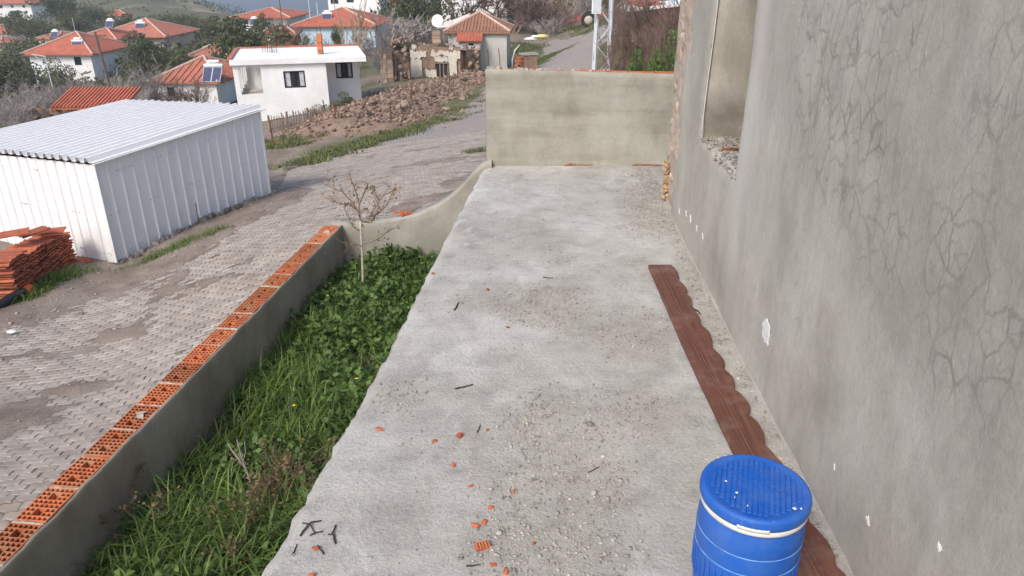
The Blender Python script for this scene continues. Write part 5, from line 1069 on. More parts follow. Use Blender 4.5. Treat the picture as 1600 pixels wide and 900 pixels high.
# far scrub that reads as one mass
gg = np.random.default_rng(5); n = 9000; az = gg.uniform(-.95, .55, n); Yd = np.exp(gg.uniform(np.log(70), np.log(420), n)); x = az * Yd; y = Yd
nn = fbm(x * .035, y * .035, 201, 4); ok = (nn > .46) & ((az < -.28) | (Yd > 110)); x, y = x[ok], y[ok]; z = T(x, y); cl = []
for k in range(len(x)):
    s_ = gg.uniform(.5, 1.5); m_ = 14; cl.append(np.stack([x[k] + gg.normal(0, s_ * .8, m_), y[k] + gg.normal(0, s_ * .8, m_), z[k] + np.abs(gg.normal(0, s_ * .75, m_))], -1))
V, Q = leaf_cloud(np.concatenate(cl), .36, 6, .25, 1.3); tag(link('hill_scrub', bulk('hill_scrub', V, Q), M['scrub']), 'olive green scrub covering the far hillside', 'scrub', kind='stuff')

# ================================================================== HOUSES OF THE VILLAGE
def place(px0, px1, pyb, Y, a=0.0):
    b = aY(px0, pyb, Y); W_ = (px1 - px0) * mpp((px0 + px1) / 2, pyb, Y); return b, W_ / max(.5, math.cos(a))
def plate_wall(parent, p0, ux, W_, H_, holes, mat, name='wall', thick=.25, z0=0.0, nrm=None):
    """wall sheet with real openings; holes = (u0, v0, u1, v1) in metres from its lower left corner"""
    us = sorted({0, W_, *[h[0] for h in holes], *[h[2] for h in holes]}); vs = sorted({z0, H_, *[h[1] for h in holes], *[h[3] for h in holes]})
    uxv = Vector(ux).normalized(); n = nrm or Vector((uxv.y, -uxv.x, 0)); p0 = Vector(p0)
    def hole(i, j):
        cu, cv = (us[i] + us[i + 1]) / 2, (vs[j] + vs[j + 1]) / 2; return any(h[0] < cu < h[2] and h[1] < cv < h[3] for h in holes)
    mb = MB(); mb.plate(us, vs, hole, thick, lambda x, y, w: p0 + uxv * x + Vector((0, 0, y)) - n * w, False); return mb.build(name, mat, parent)
def window(parent, p0, ux, u0, v0, u1, v1, frame='frame_white', inset=.10, cross=True, curtain=False, fw=.06):
    uxv = Vector(ux).normalized(); n = Vector((uxv.y, -uxv.x, 0)); P = lambda u, v, w=0.0: Vector(p0) + uxv * u + Vector((0, 0, v)) - n * (inset + w)
    mb = MB(); t_ = fw / 2
    for a, b in ((P(u0, v0 + t_), P(u1, v0 + t_)), (P(u0, v1 - t_), P(u1, v1 - t_)), (P(u0 + t_, v0 + fw), P(u0 + t_, v1 - fw)), (P(u1 - t_, v0 + fw), P(u1 - t_, v1 - fw))): mb.bar(a, b, fw, fw)
    if cross: um = (u0 + u1) / 2; mb.bar(P(um, v0 + fw), P(um, v1 - fw), fw * .9, fw * .9)
    w_ = mb.build('window', M[frame], parent); mb = MB(); mb.face(P(u0, v0, .03), P(u1, v0, .03), P(u1, v1, .03), P(u0, v1, .03)); mb.build('pane', M['glass'], w_)
    if curtain:
        for (a, b) in ((.06, .30), (.74, .94)):
            mb = MB(); q0, q1 = u0 + (u1 - u0) * a, u0 + (u1 - u0) * b; R0 = [[P(q0 + (q1 - q0) * i / 10, v, .026 - .012 * (i % 2)) for i in range(11)] for v in (v0 + .08, v1 - .08)]; mb.grid(R0); mb.build('curtain', M['curtain'], w_)
def hip_roof(parent, W_, D_, H_, rh, ov, mat, caps=True, rows=0, cap_mat='cap', gable=False):
    x0, x1, y0, y1 = -ov, W_ + ov, -ov, D_ + ov; rx = min((y1 - y0) / 2, (x1 - x0) / 2 - .02) if not gable else .0; ym = (y0 + y1) / 2
    A_, B_, C_, D2 = [Vector(p) for p in ((x0, y0, H_), (x1, y0, H_), (x1, y1, H_), (x0, y1, H_))]; R0, R1 = Vector((x0 + rx, ym, H_ + rh)), Vector((x1 - rx, ym, H_ + rh))
    mb = MB(); mb.face(A_, B_, R1, R0); mb.face(C_, D2, R0, R1); mb.face(B_, C_, R1); mb.face(D2, A_, R0)
    th = Vector((0, 0, -.14)); mb.face(A_ + th, D2 + th, C_ + th, B_ + th)
    for a, b in ((A_, B_), (B_, C_), (C_, D2), (D2, A_)): mb.face(a + th, b + th, b, a)
    rf = mb.build('roof', mat, parent)
    if rows:                                                     # raised lines of tiles running down the slopes
        mb = MB()
        def rib(a, b): mb.tube([a, b], .075, 5, True)
        nn_ = int((x1 - x0) / rows)
        for k in range(nn_ + 1):
            x = x0 + (x1 - x0) * (k + .5) / (nn_ + 1); d0 = min(x - x0, x1 - x, rx) / max(rx, .01) if rx > .05 else 1; t_ = min(1, d0)
            rib(Vector((x, y0, H_ + .02)), Vector((x, y0 + (ym - y0) * t_, H_ + rh * t_ + .02))); rib(Vector((x, y1, H_ + .02)), Vector((x, y1 - (ym - y0) * t_, H_ + rh * t_ + .02)))
        if rx > .05:
            nn_ = int((y1 - y0) / rows)
            for k in range(nn_ + 1):
                y = y0 + (y1 - y0) * (k + .5) / (nn_ + 1); t_ = 1 - abs(y - ym) / (ym - y0)
                for s_ in (0, 1): xa = x1 if s_ else x0; rib(Vector((xa, y, H_ + .02)), Vector((xa + (-1 if s_ else 1) * rx * t_, y, H_ + rh * t_ + .02)))
        tag(mb.build('tile_rows', mat, rf), kind='stuff')
    if caps:
        for a, b in ((R0, R1), (A_, R0), (B_, R1), (C_, R1), (D2, R0)):
            if (b - a).length < .1: continue
            mb = MB(); l_ = Vector((0, 0, .05)); mb.tube([a + l_, b + l_], .11, 6); mb.build('ridge_cap', M[cap_mat], rf)
    return rf
def house(name, lab, px0, px1, pyb, pye, pyr, Y, D_, wall='white', roof='roof', a=0.0, ov=.45, wins=(), sidewins=(), caps=True, rows=0, cat='house', flat=False, deep=3.0, frame='frame_dark', gable=False, group='village houses'):
    b, W_ = place(px0, px1, pyb, Y, a); H_ = aY(px0, pye, Y).z - b.z; h = empty(name, b, a); tag(h, lab, cat, group)
    fx = lambda px: (px - px0) / (px1 - px0) * W_
    def hz(py): return aY(px0, py, Y).z - b.z
    hol = [(fx(w[0]), hz(w[3]), fx(w[2]), hz(w[1])) for w in wins]
    plate_wall(h, (0, 0, 0), (1, 0, 0), W_, H_, hol, M[wall], z0=-deep)
    for q_ in hol: window(h, (0, 0, 0), (1, 0, 0), *q_, frame=frame)
    sh_ = [(w[0] * D_, w[1] * H_, w[2] * D_, w[3] * H_) for w in sidewins]
    plate_wall(h, (W_, 0, 0), (0, 1, 0), D_, H_, sh_, M[wall], z0=-deep)
    for q_ in sh_: window(h, (W_, 0, 0), (0, 1, 0), *q_, frame=frame)
    plate_wall(h, (W_, D_, 0), (-1, 0, 0), W_, H_, [], M[wall], z0=-deep); plate_wall(h, (0, D_, 0), (0, -1, 0), D_, H_, [], M[wall], z0=-deep)
    if not flat: hip_roof(h, W_, D_, H_, max(.3, aY(px0, pyr, Y + D_ / 2).z - b.z - H_), ov, M[roof], caps, rows, gable=gable)
    else:
        mb = MB(); mb.box((W_ / 2, D_ / 2, H_ + .08), (W_ + ov, D_ + ov, .2)); mb.build('roof_slab', M[wall], h)
    return h, W_, H_
def solar(px, py, Y, wpx, lab, a=0.0, panels=1):                 # py = foot of the collector
    b = aY(px, py, Y); s = empty('solar_water_heater', b, a); w_ = 2.1; s.scale = (wpx * mpp(px, py, Y) / w_,) * 3; tag(s, lab, 'solar heater', 'solar water heaters on the roofs')
    for k in range(panels):
        x0 = (k - panels / 2) * w_ / panels; mb = MB(); mb.box((x0 + w_ / panels / 2, .55, .62), (w_ / panels * .94, 2.0, .08), Matrix.Rotation(R(47), 3, 'X')); pn = mb.build('collector', M['solar'], s)
        mb = MB()
        for (u, v, du, dv) in ((0, -.98, 1, .05), (0, .98, 1, .05), (-.47, 0, .05, 2.0), (.47, 0, .05, 2.0)): mb.box(Vector((x0 + w_ / panels / 2, .55, .64)) + Matrix.Rotation(R(47), 3, 'X') @ Vector((u * w_ / panels, v, .03)), (w_ / panels * .94 if du == 1 else .05, dv, .05), Matrix.Rotation(R(47), 3, 'X'))
        mb.build('collector_frame', M['galv'], pn)
    for zt, yt, rt, wt in ((1.56, 1.32, .21, 1.0), (1.98, 1.5, .18, .62)):
        mb = MB(); mb.tube([(-w_ * .52 * wt, yt, zt), (-w_ * .48 * wt, yt, zt), (w_ * .48 * wt, yt, zt), (w_ * .52 * wt, yt, zt)], [rt * .6, rt, rt, rt * .6], 14); mb.build('tank', M['tank'], s, True)
    for sx in (-1, 1):
        mb = MB(); mb.bar((sx * w_ * .45, -.1, -.3), (sx * w_ * .45, 1.3, 1.25), .05); mb.bar((sx * w_ * .45, 1.75, -.3), (sx * w_ * .45, 1.75, 1.7), .05); mb.build('stand', M['galv'], s)

# ---- white flat-roofed house
YH = 40.0; b, WW = place(376, 518, 192, YH); FA = R(15); WW /= 1.03; FH = empty('flat_roofed_house', b, FA); tag(FH, 'white flat roofed house with corner veranda beyond the street', 'house', 'village houses')
ux = lambda px: (px - 376) / (518 - 376) * WW
vz = lambda py: aY(440, py, YH).z - b.z
Hh = vz(102); WR = ux(582); DP = 5.6
hol = [(ux(384), vz(149), ux(417), vz(106)), (ux(451), vz(141), ux(484), vz(114))]
plate_wall(FH, (0, 0, 0), (1, 0, 0), WW, Hh, hol, M['white'], z0=-1.5)
window(FH, (0, 0, 0), (1, 0, 0), *hol[1], frame='frame_dark', curtain=True, fw=.07)
h2 = [(ux(535) - WW, vz(137), ux(563) - WW, vz(110))]
plate_wall(FH, (WW, 2.0, 0), (1, 0, 0), WR - WW - .25, Hh, h2, M['white'], z0=-1.5); window(FH, (WW, 2.0, 0), (1, 0, 0), *h2[0], frame='frame_dark', curtain=True, fw=.08)
plate_wall(FH, (WW, 0, 0), (0, 1, 0), 2.0, Hh, [], M['white'], z0=-1.5, thick=.1); plate_wall(FH, (WR - .25, 2.0, 0), (0, 1, 0), DP - 2.0, Hh, [], M['white'], z0=-1.5)
plate_wall(FH, (WR - .25, DP, 0), (-1, 0, 0), WR - .25, Hh, [], M['white'], z0=-1.5)
v0 = vz(149)
plate_wall(FH, (0, DP, 0), (0, -1, 0), DP, v0, [], M['white'], 'parapet', z0=-1.5); plate_wall(FH, (ux(420), DP, 0), (0, -1, 0), DP - .25, Hh, [(.9, v0 - .3, 1.8, v0 + 1.2), (3.2, v0 - .3, 4.2, v0 + 1.2)], M['white_shade'], z0=0)
for k in range(4):
    mb = MB(); mb.box((.14, 1.3 + k * 1.35, (v0 + Hh) / 2), (.24, .24, Hh - v0)); mb.build('column', M['white'], FH)
mb = MB(); mb.box((ux(400), DP / 2, v0 - .6), (ux(424), DP - .5, .12)); mb.build('veranda_floor', M['cream'], FH)
mb = MB(); mb.box((WR / 2 - .05, DP / 2 - .05, Hh + .13), (WR + .12, DP + .25, .26)); mb.build('roof_slab', M['white'], FH)
for (c_, d_) in (((WR / 2, DP + .12, Hh + .30), (WR + .2, .22, .09)), ((-.1, DP / 2, Hh + .30), (.22, DP, .09))):
    mb = MB(); mb.box(c_, d_); mb.build('tile_coping', M['roof_pink'], FH)
ch = empty('brick_stub', b + Matrix.Rotation(FA, 3, 'Z') @ Vector((ux(513), 1.6, Hh + .26))); tag(ch, 'orange brick stub with rebar standing on the white flat roof', 'brick stub')
BR2 = MB(); BR2.box((0, 0, 0), (.28, .24, .2)); br2 = BR2.mesh('brick'); br2.materials.append(M['brick'])
for k in range(5): link('brick', br2, None, ch, (random.uniform(-.02, .02), 0, .11 + .215 * k), (0, 0, random.uniform(-.08, .08)))
mb = MB(); mb.tube([(.1, 0, 0), (.1, 0, 1.5)], .015, 5); mb.build('rebar', M['rust'], ch); mb = MB(); mb.tube([(-.1, .05, 0), (-.12, .05, 1.4)], .015, 5); mb.build('rebar', M['rust'], ch)
for i, (px, lab) in enumerate(((419, 'rusty rebar sprout on the white roof, near its left end'), (427, 'rusty rebar sprout on the white roof, the middle of three'), (434, 'rusty rebar sprout on the white roof, right of the other two'))):
    r_ = empty('rebar_sprout', b + Matrix.Rotation(FA, 3, 'Z') @ Vector((ux(px), 3.6 - i * .3, Hh + .26))); tag(r_, lab, 'rebar', 'rebar on the white roof')
    for k in range(3): mb = MB(); mb.tube([(k * .14, 0, 0), (k * .14 + random.uniform(-.04, .04), 0, random.uniform(.5, .9))], .016, 5); mb.build('rod', M['rust'], r_)
# ---- other houses
h, W_, H_ = house('white_house', 'white house with red hipped roof and one brown window, far left', 57, 152, 134, 84, 50, 92, 9.5, 'white', 'roof', 0, .6, [(125, 89, 136, 102)])
house('cream_house', 'cream house under a large red hipped roof with pale ridges', 162, 262, 95, 57, 29, 112, 11, 'cream', 'roof_pink', 0, .7, [(190, 62, 200, 70)], [(.35, .35, .5, .6)])
house('red_roofed_annex', 'low red roof adjoining behind the left white house', 118, 185, 85, 62, 44, 104, 8, 'cream', 'roof', 0, .4)
house('tiled_house', 'white house with weathered red roof and twin solar panels, behind the shed', 250, 347, 176, 127, 88, 62, 8.0, 'white', 'roof_pink', R(-4), .35, [(268, 136, 280, 150)], rows=.55)
house('small_red_roof_house', 'small red roofed house just left of the largest round tree', 303, 352, 100, 86, 70, 84, 7, 'cream', 'roof_pink', R(10), .3)
h, _, _ = house('blue_house', 'pale blue house with orange hipped roof', 467, 588, 84, 40, 12, 95, 11, 'blue_wall', 'roof', 0, .5, [(529, 44, 534, 47)])
house('white_block', 'tall white plain building behind the pale blue house', 516, 596, 40, -30, -50, 116, 8, 'white', 'roof', 0, .1, [(520, -8, 532, 6), (545, -6, 556, 4), (580, 15, 584, 20)], flat=True)
house('ochre_house', 'ochre walled house with red roof beside the tall conifer', 600, 640, 36, 12, -10, 128, 8, 'yellow_wall', 'roof', 0, .5)
house('white_villa', 'white two storey building behind the small tiled house', 691, 792, 48, -40, -60, 100, 9, 'white', 'roof', 0, .1, [(705, 20, 711, 32), (713, 20, 716, 32), (700, 4, 718, 7), (752, -6, 762, 8)], flat=True)
house('distant_red_roof_house', 'distant white house with wide red roof against the sea', 372, 450, 52, 27, 12, 125, 12, 'white', 'roof', 0, .9, [(384, 31, 390, 38), (396, 31, 402, 38)])
house('brick_cottage', 'small brown brick cottage with orange roof left of the blue house', 432, 462, 84, 54, 42, 84, 5, 'redwall', 'roof_pink', R(8), .25)
house('brick_cottage', 'little orange roofed cottage in front of the distant red roof', 419, 440, 74, 50, 39, 90, 5, 'cream', 'roof', 0, .3)
house('hillside_house', 'two storey white house with red roof at the top left corner', -40, 53, 30, 5, -8, 232, 12, 'white', 'roof', 0, .9, [(4, 8, 9, 13), (22, 8, 26, 12), (40, 8, 44, 12), (18, 17, 33, 25), (42, 17, 46, 21)])
house('small_hill_house', 'tiny white house with orange roof on the hillside', 172, 196, 34, 25, 15, 200, 6, 'white', 'roof', R(15), .4)
house('small_solar_house', 'small orange roofed house half hidden in dark trees', 62, 98, 74, 60, 49, 132, 7, 'cream', 'roof_pink', R(-10), .4)
house('edge_house', 'red roof at the left edge, the upper of two', -30, 12, 62, 52, 38, 165, 8, 'white', 'roof', 0, .5)
house('edge_house', 'red roof at the left edge, the lower of two', -35, 8, 84, 68, 58, 140, 8, 'white', 'roof_pink', 0, .5)
house('old_tile_house', 'small grey house with old tiled hipped roof beyond the ruin', 702, 792, 118, 49, 19, 62, 5.2, 'grey_wall', 'roof_old', R(-3), .3, rows=.27, group='village houses')
# lean-to of the old house
lb = aY(718, 118, 60.6); le = empty('lean_to', lb); tag(le, 'small grey lean-to with bright red tiled roof against the tiled house', 'lean-to', 'village houses'); lw_ = (752 - 718) * mpp(735, 90, 60.6); lh = aY(735, 62, 60.6).z - lb.z
plate_wall(le, (0, 0, 0), (1, 0, 0), lw_, lh, [(.72, lh - .52, 1.22, lh - .2)], M['grey_wall'], z0=-2); plate_wall(le, (lw_, 0, 0), (0, 1, 0), 1.5, lh - .02, [], M['grey_wall'], z0=-2); plate_wall(le, (0, 1.5, 0), (0, -1, 0), 1.5, lh - .02, [], M['grey_wall'], z0=-2)
window(le, (0, 0, 0), (1, 0, 0), .72, lh - .52, 1.22, lh - .2, cross=False)
mb = MB(); mb.box((lw_ / 2, .65, lh + .22), (lw_ + .3, 1.9, .08), Matrix.Rotation(R(20), 3, 'X')); rf = mb.build('roof', M['roof'], le); mb = MB()
for k in range(9): x = -.1 + (lw_ + .2) * k / 8; mb.bar((x, -.22, lh - .04), (x, 1.5, lh + .58), .07, .07)
tag(mb.build('tile_rows', M['roof'], rf), kind='stuff')
# dish, small sheet roof
p = aY(684, 33, 66); ds = empty('satellite_dish', p); tag(ds, 'white satellite dish above the corner of the old tiled house', 'satellite dish'); mb = MB(); mb.lathe([(0, .0), (.2, .02), (.4, .08), (.5, .14), (.51, .13), (.4, .06), (0, -.02)], 24); mb.build('reflector', M['tank'], ds, True, rot=(R(72), 0, R(-14)))
mb = MB(); mb.tube([(0, .1, 0), (0, .25, -.5), (0, .25, -2.8)], .04, 6); mb.build('mast', M['galv'], ds); mb = MB(); mb.tube([(0, 0, -.3), (-.05, -.5, -.1)], .02, 5); mb.build('feed_arm', M['galv'], ds)
a, b_ = aY(682, 43, 63.5), aY(722, 38, 64); mb = MB(); d_ = b_ - a; mb.v = [tuple(v) for v in (Vector((0, 0, 0)), d_ + Vector((0, 0, -.1)), d_ + Vector((.6, 2.2, .75)), Vector((.9, 2.2, .35)))]; mb.v += [tuple(Vector(v) - Vector((0, 0, .07))) for v in mb.v]; mb.f = [(0, 1, 2, 3), (7, 6, 5, 4), (0, 4, 5, 1), (1, 5, 6, 2), (2, 6, 7, 3), (3, 7, 4, 0)]
cn = empty('porch_canopy', a); tag(cn, 'flat pale sheet canopy under the satellite dish', 'canopy'); mb.build('sheet', M['plaster'], cn)
for f in (.1, .9): mb = MB(); p = d_ * f + Vector((.3, .4, 0)); mb.bar(p, p - Vector((0, 0, 3.0)), .08); mb.build('post', M['wood'], cn)
solar(118, 78, 93.2, 17, 'solar heater on the roof of the left white house', 0, 1); solar(170, 42, 107, 12, 'solar heater on the low red roof behind the left white house'); solar(217, 48, 114, 15, 'solar heater on the cream house roof')
solar(330, 127, 61.4, 29, 'twin panel solar heater on the weathered red roof behind the shed', 0, 2); solar(510, 33, 96.6, 15, 'solar heater on the orange roof of the pale blue house'); solar(84, 58, 131, 11, 'solar heater on the small house half hidden in trees')
solar(396, 38, 122, 11, 'solar heater beside the distant red roofed house')
# ---- stone shed with orange roof edge behind the metal shed
b, W_ = place(46, 196, 200, 44); ss = empty('stone_outbuilding', b); tag(ss, 'old stone outbuilding with an orange tile roof behind the metal shed', 'outbuilding'); hh = aY(100, 168, 44).z - b.z
plate_wall(ss, (0, 0, 0), (1, 0, 0), W_, hh, [], M['rubble'], z0=-2); plate_wall(ss, (W_, 0, 0), (0, 1, 0), 3, hh, [], M['rubble'], z0=-2)
x0 = (92 - 46) / 150 * W_; mb = MB(); mb.face((x0, -.2, hh), (W_ + .2, -.2, hh), (W_ + .2, 2.4, hh + .75), (x0, 2.4, hh + .75)); mb.face((x0, -.2, hh - .1), (x0, 2.4, hh + .65), (W_ + .2, 2.4, hh + .65), (W_ + .2, -.2, hh - .1)); mb.face((x0, -.2, hh - .1), (W_ + .2, -.2, hh - .1), (W_ + .2, -.2, hh), (x0, -.2, hh)); rf = mb.build('roof', M['roof'], ss); mb = MB()
for k in range(20): x = x0 + (W_ + .2 - x0) * k / 19; mb.tube([(x, -.22, hh + .03), (x, 2.4, hh + .78)], .09, 5)
tag(mb.build('tile_rows', M['roof'], rf), kind='stuff')
for k in range(40): o = link('stone', random.choice(ST_RED), None, ss, (random.uniform(-.1, W_), -.03, random.uniform(.2, hh)), (random.random() * 6, random.random() * 6, 0)); o.scale = (random.uniform(.15, .3),) * 3
# ---- ruined stone house
YR = 53.0; b, RW = place(596, 748, 133, YR); ru = empty('ruined_house', b); tag(ru, 'roofless ruined stone house with patches of white plaster', 'ruin', 'village houses')
ru_x = lambda px: (px - 596) / 152 * RW
rz = lambda py: aY(670, py, YR).z - b.z
def rough_wall(x0, y0, x1, y1, topf, name, mat, base=-1.0, th=.5, amp=.09):
    mb = MB(); n = 26; d = Vector((x1 - x0, y1 - y0, 0)); L_ = d.length; d.normalize(); nn_ = Vector((d.y, -d.x, 0)); rows = []
    for (o, fs) in ((0, np.linspace(0, 1, 9)), (th, np.linspace(1, 0, 5))):
        for f in fs:
            row = []
            for k in range(n + 1):
                u = k / n; top = topf(u) + .25 * (float(fbm(u * 9, x0 * 3 + y0, 55, 3)) - .5); z = base + (top - base) * f; q_ = Vector((x0, y0, 0)) + d * (u * L_) - nn_ * (o + amp * (float(fbm(u * L_ * 3, z * 3, 57, 3)) - .5) * (1 if o == 0 else -1)); row.append((q_.x, q_.y, z))
            rows.append(row)
    mb.grid(rows); mb.build(name, mat, ru, False)
w0 = lambda px: ru_x(px)
rough_wall(w0(597), 0, w0(616), 0, lambda u: rz(78) + (rz(90) - rz(78)) * u * .2, 'corner_pier', M['rubble'])
rough_wall(w0(612), .55, w0(640), .55, lambda u: rz(84), 'wall', M['rubble'])
rough_wall(w0(636), 2.2, w0(732), 2.2, lambda u: rz(80 - 2 * math.sin(u * 3) + 4 * u), 'wall', M['rubble'])
rough_wall(w0(728), .9, w0(750), 2.4, lambda u: rz(80 + 4 * u), 'wall', M['rubble'])
rough_wall(w0(600), 3.2, w0(640), 3.6, lambda u: rz(70), 'wall', M['rubble']); rough_wall(w0(630), 4.4, w0(712), 4.4, lambda u: rz(76 + 8 * u), 'wall', M['rubble'])
def patch(px0, py0, px1, py1, y, mat=M['plaster'], seed=0, name='plaster_patch', wob=.12, out=.09):
    gg = random.Random(seed); mb = MB(); n = 9; P = []
    sc_ = 1 + y / 50
    top = [(w0(px0 + (px1 - px0) * k / n), rz(py0) + (gg.uniform(-wob, wob))) for k in range(n + 1)]; bot = [(w0(px0 + (px1 - px0) * k / n), rz(py1) + gg.uniform(-wob, wob)) for k in range(n + 1)]
    l0 = gg.uniform(-wob, wob)
    mb.grid([[(x + (l0 if k == 0 else 0), y - out, z) for k, (x, z) in enumerate(bot)], [(x, y - out - .02, z) for x, z in top], [(x, y - .0, z + .02) for x, z in top]]); mb.grid([[(x, y, z) for x, z in bot], [(x, y - out, z) for x, z in bot]]); mb.build(name, mat, ru)
for i, a_ in enumerate([(638, 86, 663, 97), (638, 98, 655, 128), (672, 86, 699, 93), (675, 94, 697, 103), (698, 86, 712, 126), (710, 88, 726, 97), (660, 116, 678, 128), (640, 74, 648, 82), (700, 78, 706, 82)]): patch(*a_, 2.2, seed=i)
patch(656, 98, 676, 114, 2.2, M['rubble'], 20, 'bare_stone_patch', .05, .05)
patch(677, 106, 697, 128, 2.2, M['darkgap'], 21, 'window_opening', .03, .07)
mb = MB()
for px in (684, 690, 697): mb.bar((w0(px), 2.08, rz(128)), (w0(px), 2.08, rz(104)), .10, .06)
mb.bar((w0(677), 2.05, rz(104)), (w0(698), 2.05, rz(104)), .12, .1); mb.build('window_frame', M['wood'], ru)
for (px, py0, py1) in ((617, 132, 84), (626, 134, 108), (634, 92, 72)): mb = MB(); mb.bar((w0(px), .25, rz(py0)), (w0(px) + .1, .35, rz(py1)), .16, .12); mb.build('timber', M['wood'], ru)
for r_ in range(6):                                              # dressed blocks of the corner pier
    for c_ in range(2):
        mb = MB(); mb.box((w0(598) + .2 + c_ * .42, -.08, rz(130) + .17 + r_ * .33), (.40, .3, .31), Matrix.Rotation(random.uniform(-.04, .04), 3, 'Y'), .95); mb.build('stone_block', M['block'], ru)
pts, sz = [], []
for k in range(150):
    u = random.random()
    if u < .25: x, y, z = w0(random.uniform(597, 640)), random.uniform(-.05, .9), rz(random.uniform(78, 130))
    elif u < .6: x, y = w0(random.uniform(636, 750)), random.uniform(2.2, 4.6); z = rz(random.uniform(79, 88))
    elif u < .8: x, y, z = w0(random.uniform(726, 750)), random.uniform(.9, 2.0), rz(random.uniform(86, 126))
    else: x, y, z = w0(random.uniform(598, 640)), random.uniform(2.6, 3.4), rz(random.uniform(68, 90))
    pts.append(b + Vector((x, y, z))); sz.append(random.uniform(.10, .24))
stones_on(ru, pts, sz, ST_RED)
for i, (px, py) in enumerate(((690, 73), (625, 71), (640, 70))): evergreen(px, py + 6, py - 4, 56, 26, ['green tuft growing on the ruin wall, right part', 'green tuft growing on the ruin wall, far left', 'green tuft growing on the ruin wall, left part'][i], 'olive', i, 'plants on the ruin', 'wall_plant', False, 'plant')
cp = aY(683, 74, 58); mb = MB(); cpo = empty('brick_pier', cp); tag(cpo, 'short pier of pale bricks standing behind the ruin', 'pier')
for k in range(6): mb = MB(); mb.box((random.uniform(-.03, .03), 0, -.3 + k * .26), (.62, .4, .24), None, .97); mb.build('brick', M['block'], cpo)
# ---- rubble heap
c0 = onT(600, 178); hp = empty('rubble_heap', c0); tag(hp, 'long heap of reddish stones and earth between street and white house', 'rubble')
line = [aY(540, 203, 31), aY(580, 182, 36), aY(635, 156, 43), aY(690, 137, 48), aY(738, 124, 51)]
def heap_h(x, y):
    x = np.asarray(x, float); y = np.asarray(y, float); d = dist_poly(x, y, [(p.x, p.y) for p in line]); w_ = 2.3
    return np.exp(-(d / w_) ** 2) * (0.62 + .8 * (fbm(x * .6, y * .6, 301, 4) - .5)) + .25 * (fbm(x * 2.4, y * 2.4, 303, 3) - .5) * np.exp(-(d / 2.8) ** 2)
hx, hy = np.meshgrid(np.arange(-15, 3, .16), np.arange(26, 57, .2)); hz_ = heap_h(hx, hy); dd_ = dist_poly(hx, hy, [(p.x, p.y) for p in line])
link('earth', gridmesh('earth', hx - c0.x, hy - c0.y, T(hx, hy) + hz_ - .12 - .3 * sstep(2.8, 4.4, dd_) - c0.z, (dd_[:-1, :-1] < 4.4)), M['rubble'], hp)
def heap_pts(n, sp, g2):
    out = []
    for k in range(n): s_ = g2.random() ** 1.0 * (len(line) - 1); i = int(s_); p = line[i].lerp(line[i + 1], s_ - i); x, y = p.x + g2.gauss(0, sp), p.y + g2.gauss(0, sp); out.append((x, y))
    return out
g2 = random.Random(9); P = heap_pts(250, 1.5, g2); X = np.array(P); Z = T(X[:, 0], X[:, 1]) + heap_h(X[:, 0], X[:, 1]) - .03
stones_on(hp, [(x, y, z) for (x, y), z in zip(P, Z)], [g2.uniform(.07, .17) if g2.random() < .88 else g2.uniform(.17, .34) for _ in P], ST_RED)
P = heap_pts(3000, 1.9, g2); X = np.array(P); Z = T(X[:, 0], X[:, 1]) + heap_h(X[:, 0], X[:, 1]) - .08
o = scatter_stones('small_stones', np.c_[X, Z] - np.array(c0), rng.uniform(.03, .11, len(X)), M['stone_stuff'], .7, hp, seed=4)
# ---- stick fence and iron fence posts
fa, fb = aY(420, 196, 33.0), aY(520, 176, 34.5); fe = empty('stick_fence', fa); tag(fe, 'rustic fence of weathered sticks in front of the white house', 'fence'); fd = fb - fa; fd.z = 0; L_ = fd.length; fd.normalize(); n_ = 42
PK = MB(); PK.box((0, 0, .32), (.045, .03, .66), None, .7); pk = PK.mesh('picket'); pk.materials.append(M['wood'])
fz = lambda u: T1(fa.x + fd.x * L_ * u, fa.y + fd.y * L_ * u) - fa.z
for k in range(n_): u = k / (n_ - 1); o = link('picket', pk, None, fe, Vector((fd.x * L_ * u, fd.y * L_ * u, fz(u) + random.uniform(.0, .06))), (random.uniform(-.06, .06), random.uniform(-.10, .10), math.atan2(fd.y, fd.x))); o.scale = (random.uniform(.7, 1.4), 1, random.uniform(.85, 1.15))
for zz_ in (.14, .5):
    mb = MB(); mb.tube([Vector((fd.x * L_ * u, fd.y * L_ * u + .03, fz(u) + zz_)) for u in np.linspace(0, 1, 9)], .025, 5); mb.build('rail', M['wood'], fe)
for u in (0, .28, .6, 1): mb = MB(); mb.bar(Vector((fd.x * L_ * u, fd.y * L_ * u + .06, fz(u) - .3)), Vector((fd.x * L_ * u, fd.y * L_ * u + .06, fz(u) + .75)), .07); mb.build('post', M['wood'], fe)
for i, (px, py0, py1, lab) in enumerate([(428, 232, 182, 'thin iron post left of the stick fence, leaning'), (526, 205, 160, 'thin rusty post at the foot of the rubble heap'), (645, 162, 125, 'thin rusty post in front of the ruin, left one'), (703, 140, 104, 'thin rusty post in front of the plastered ruin wall'), (715, 138, 96, 'thin rusty post right of the ruin window'), (508, 182, 156, 'thin iron post behind the stick fence'), (764, 112, 78, 'thin iron post by the lean-to, left one'), (781, 112, 76, 'thin iron post before the old tiled house, right one')]):
    g0 = onT(px, py0) if py0 > 125 else aY(px, py0, 57); h_ = aY(px, py1, g0.y).z - g0.z; mb = MB(); mb.tube([(0, 0, -.3), (random.uniform(-.03, .03), 0, h_ * .5), (random.uniform(-.1, .02), 0, h_)], .03, 6); tag(mb.build('fence_post', M['rust'], None, False, g0), lab, 'post', 'iron fence posts along the street')
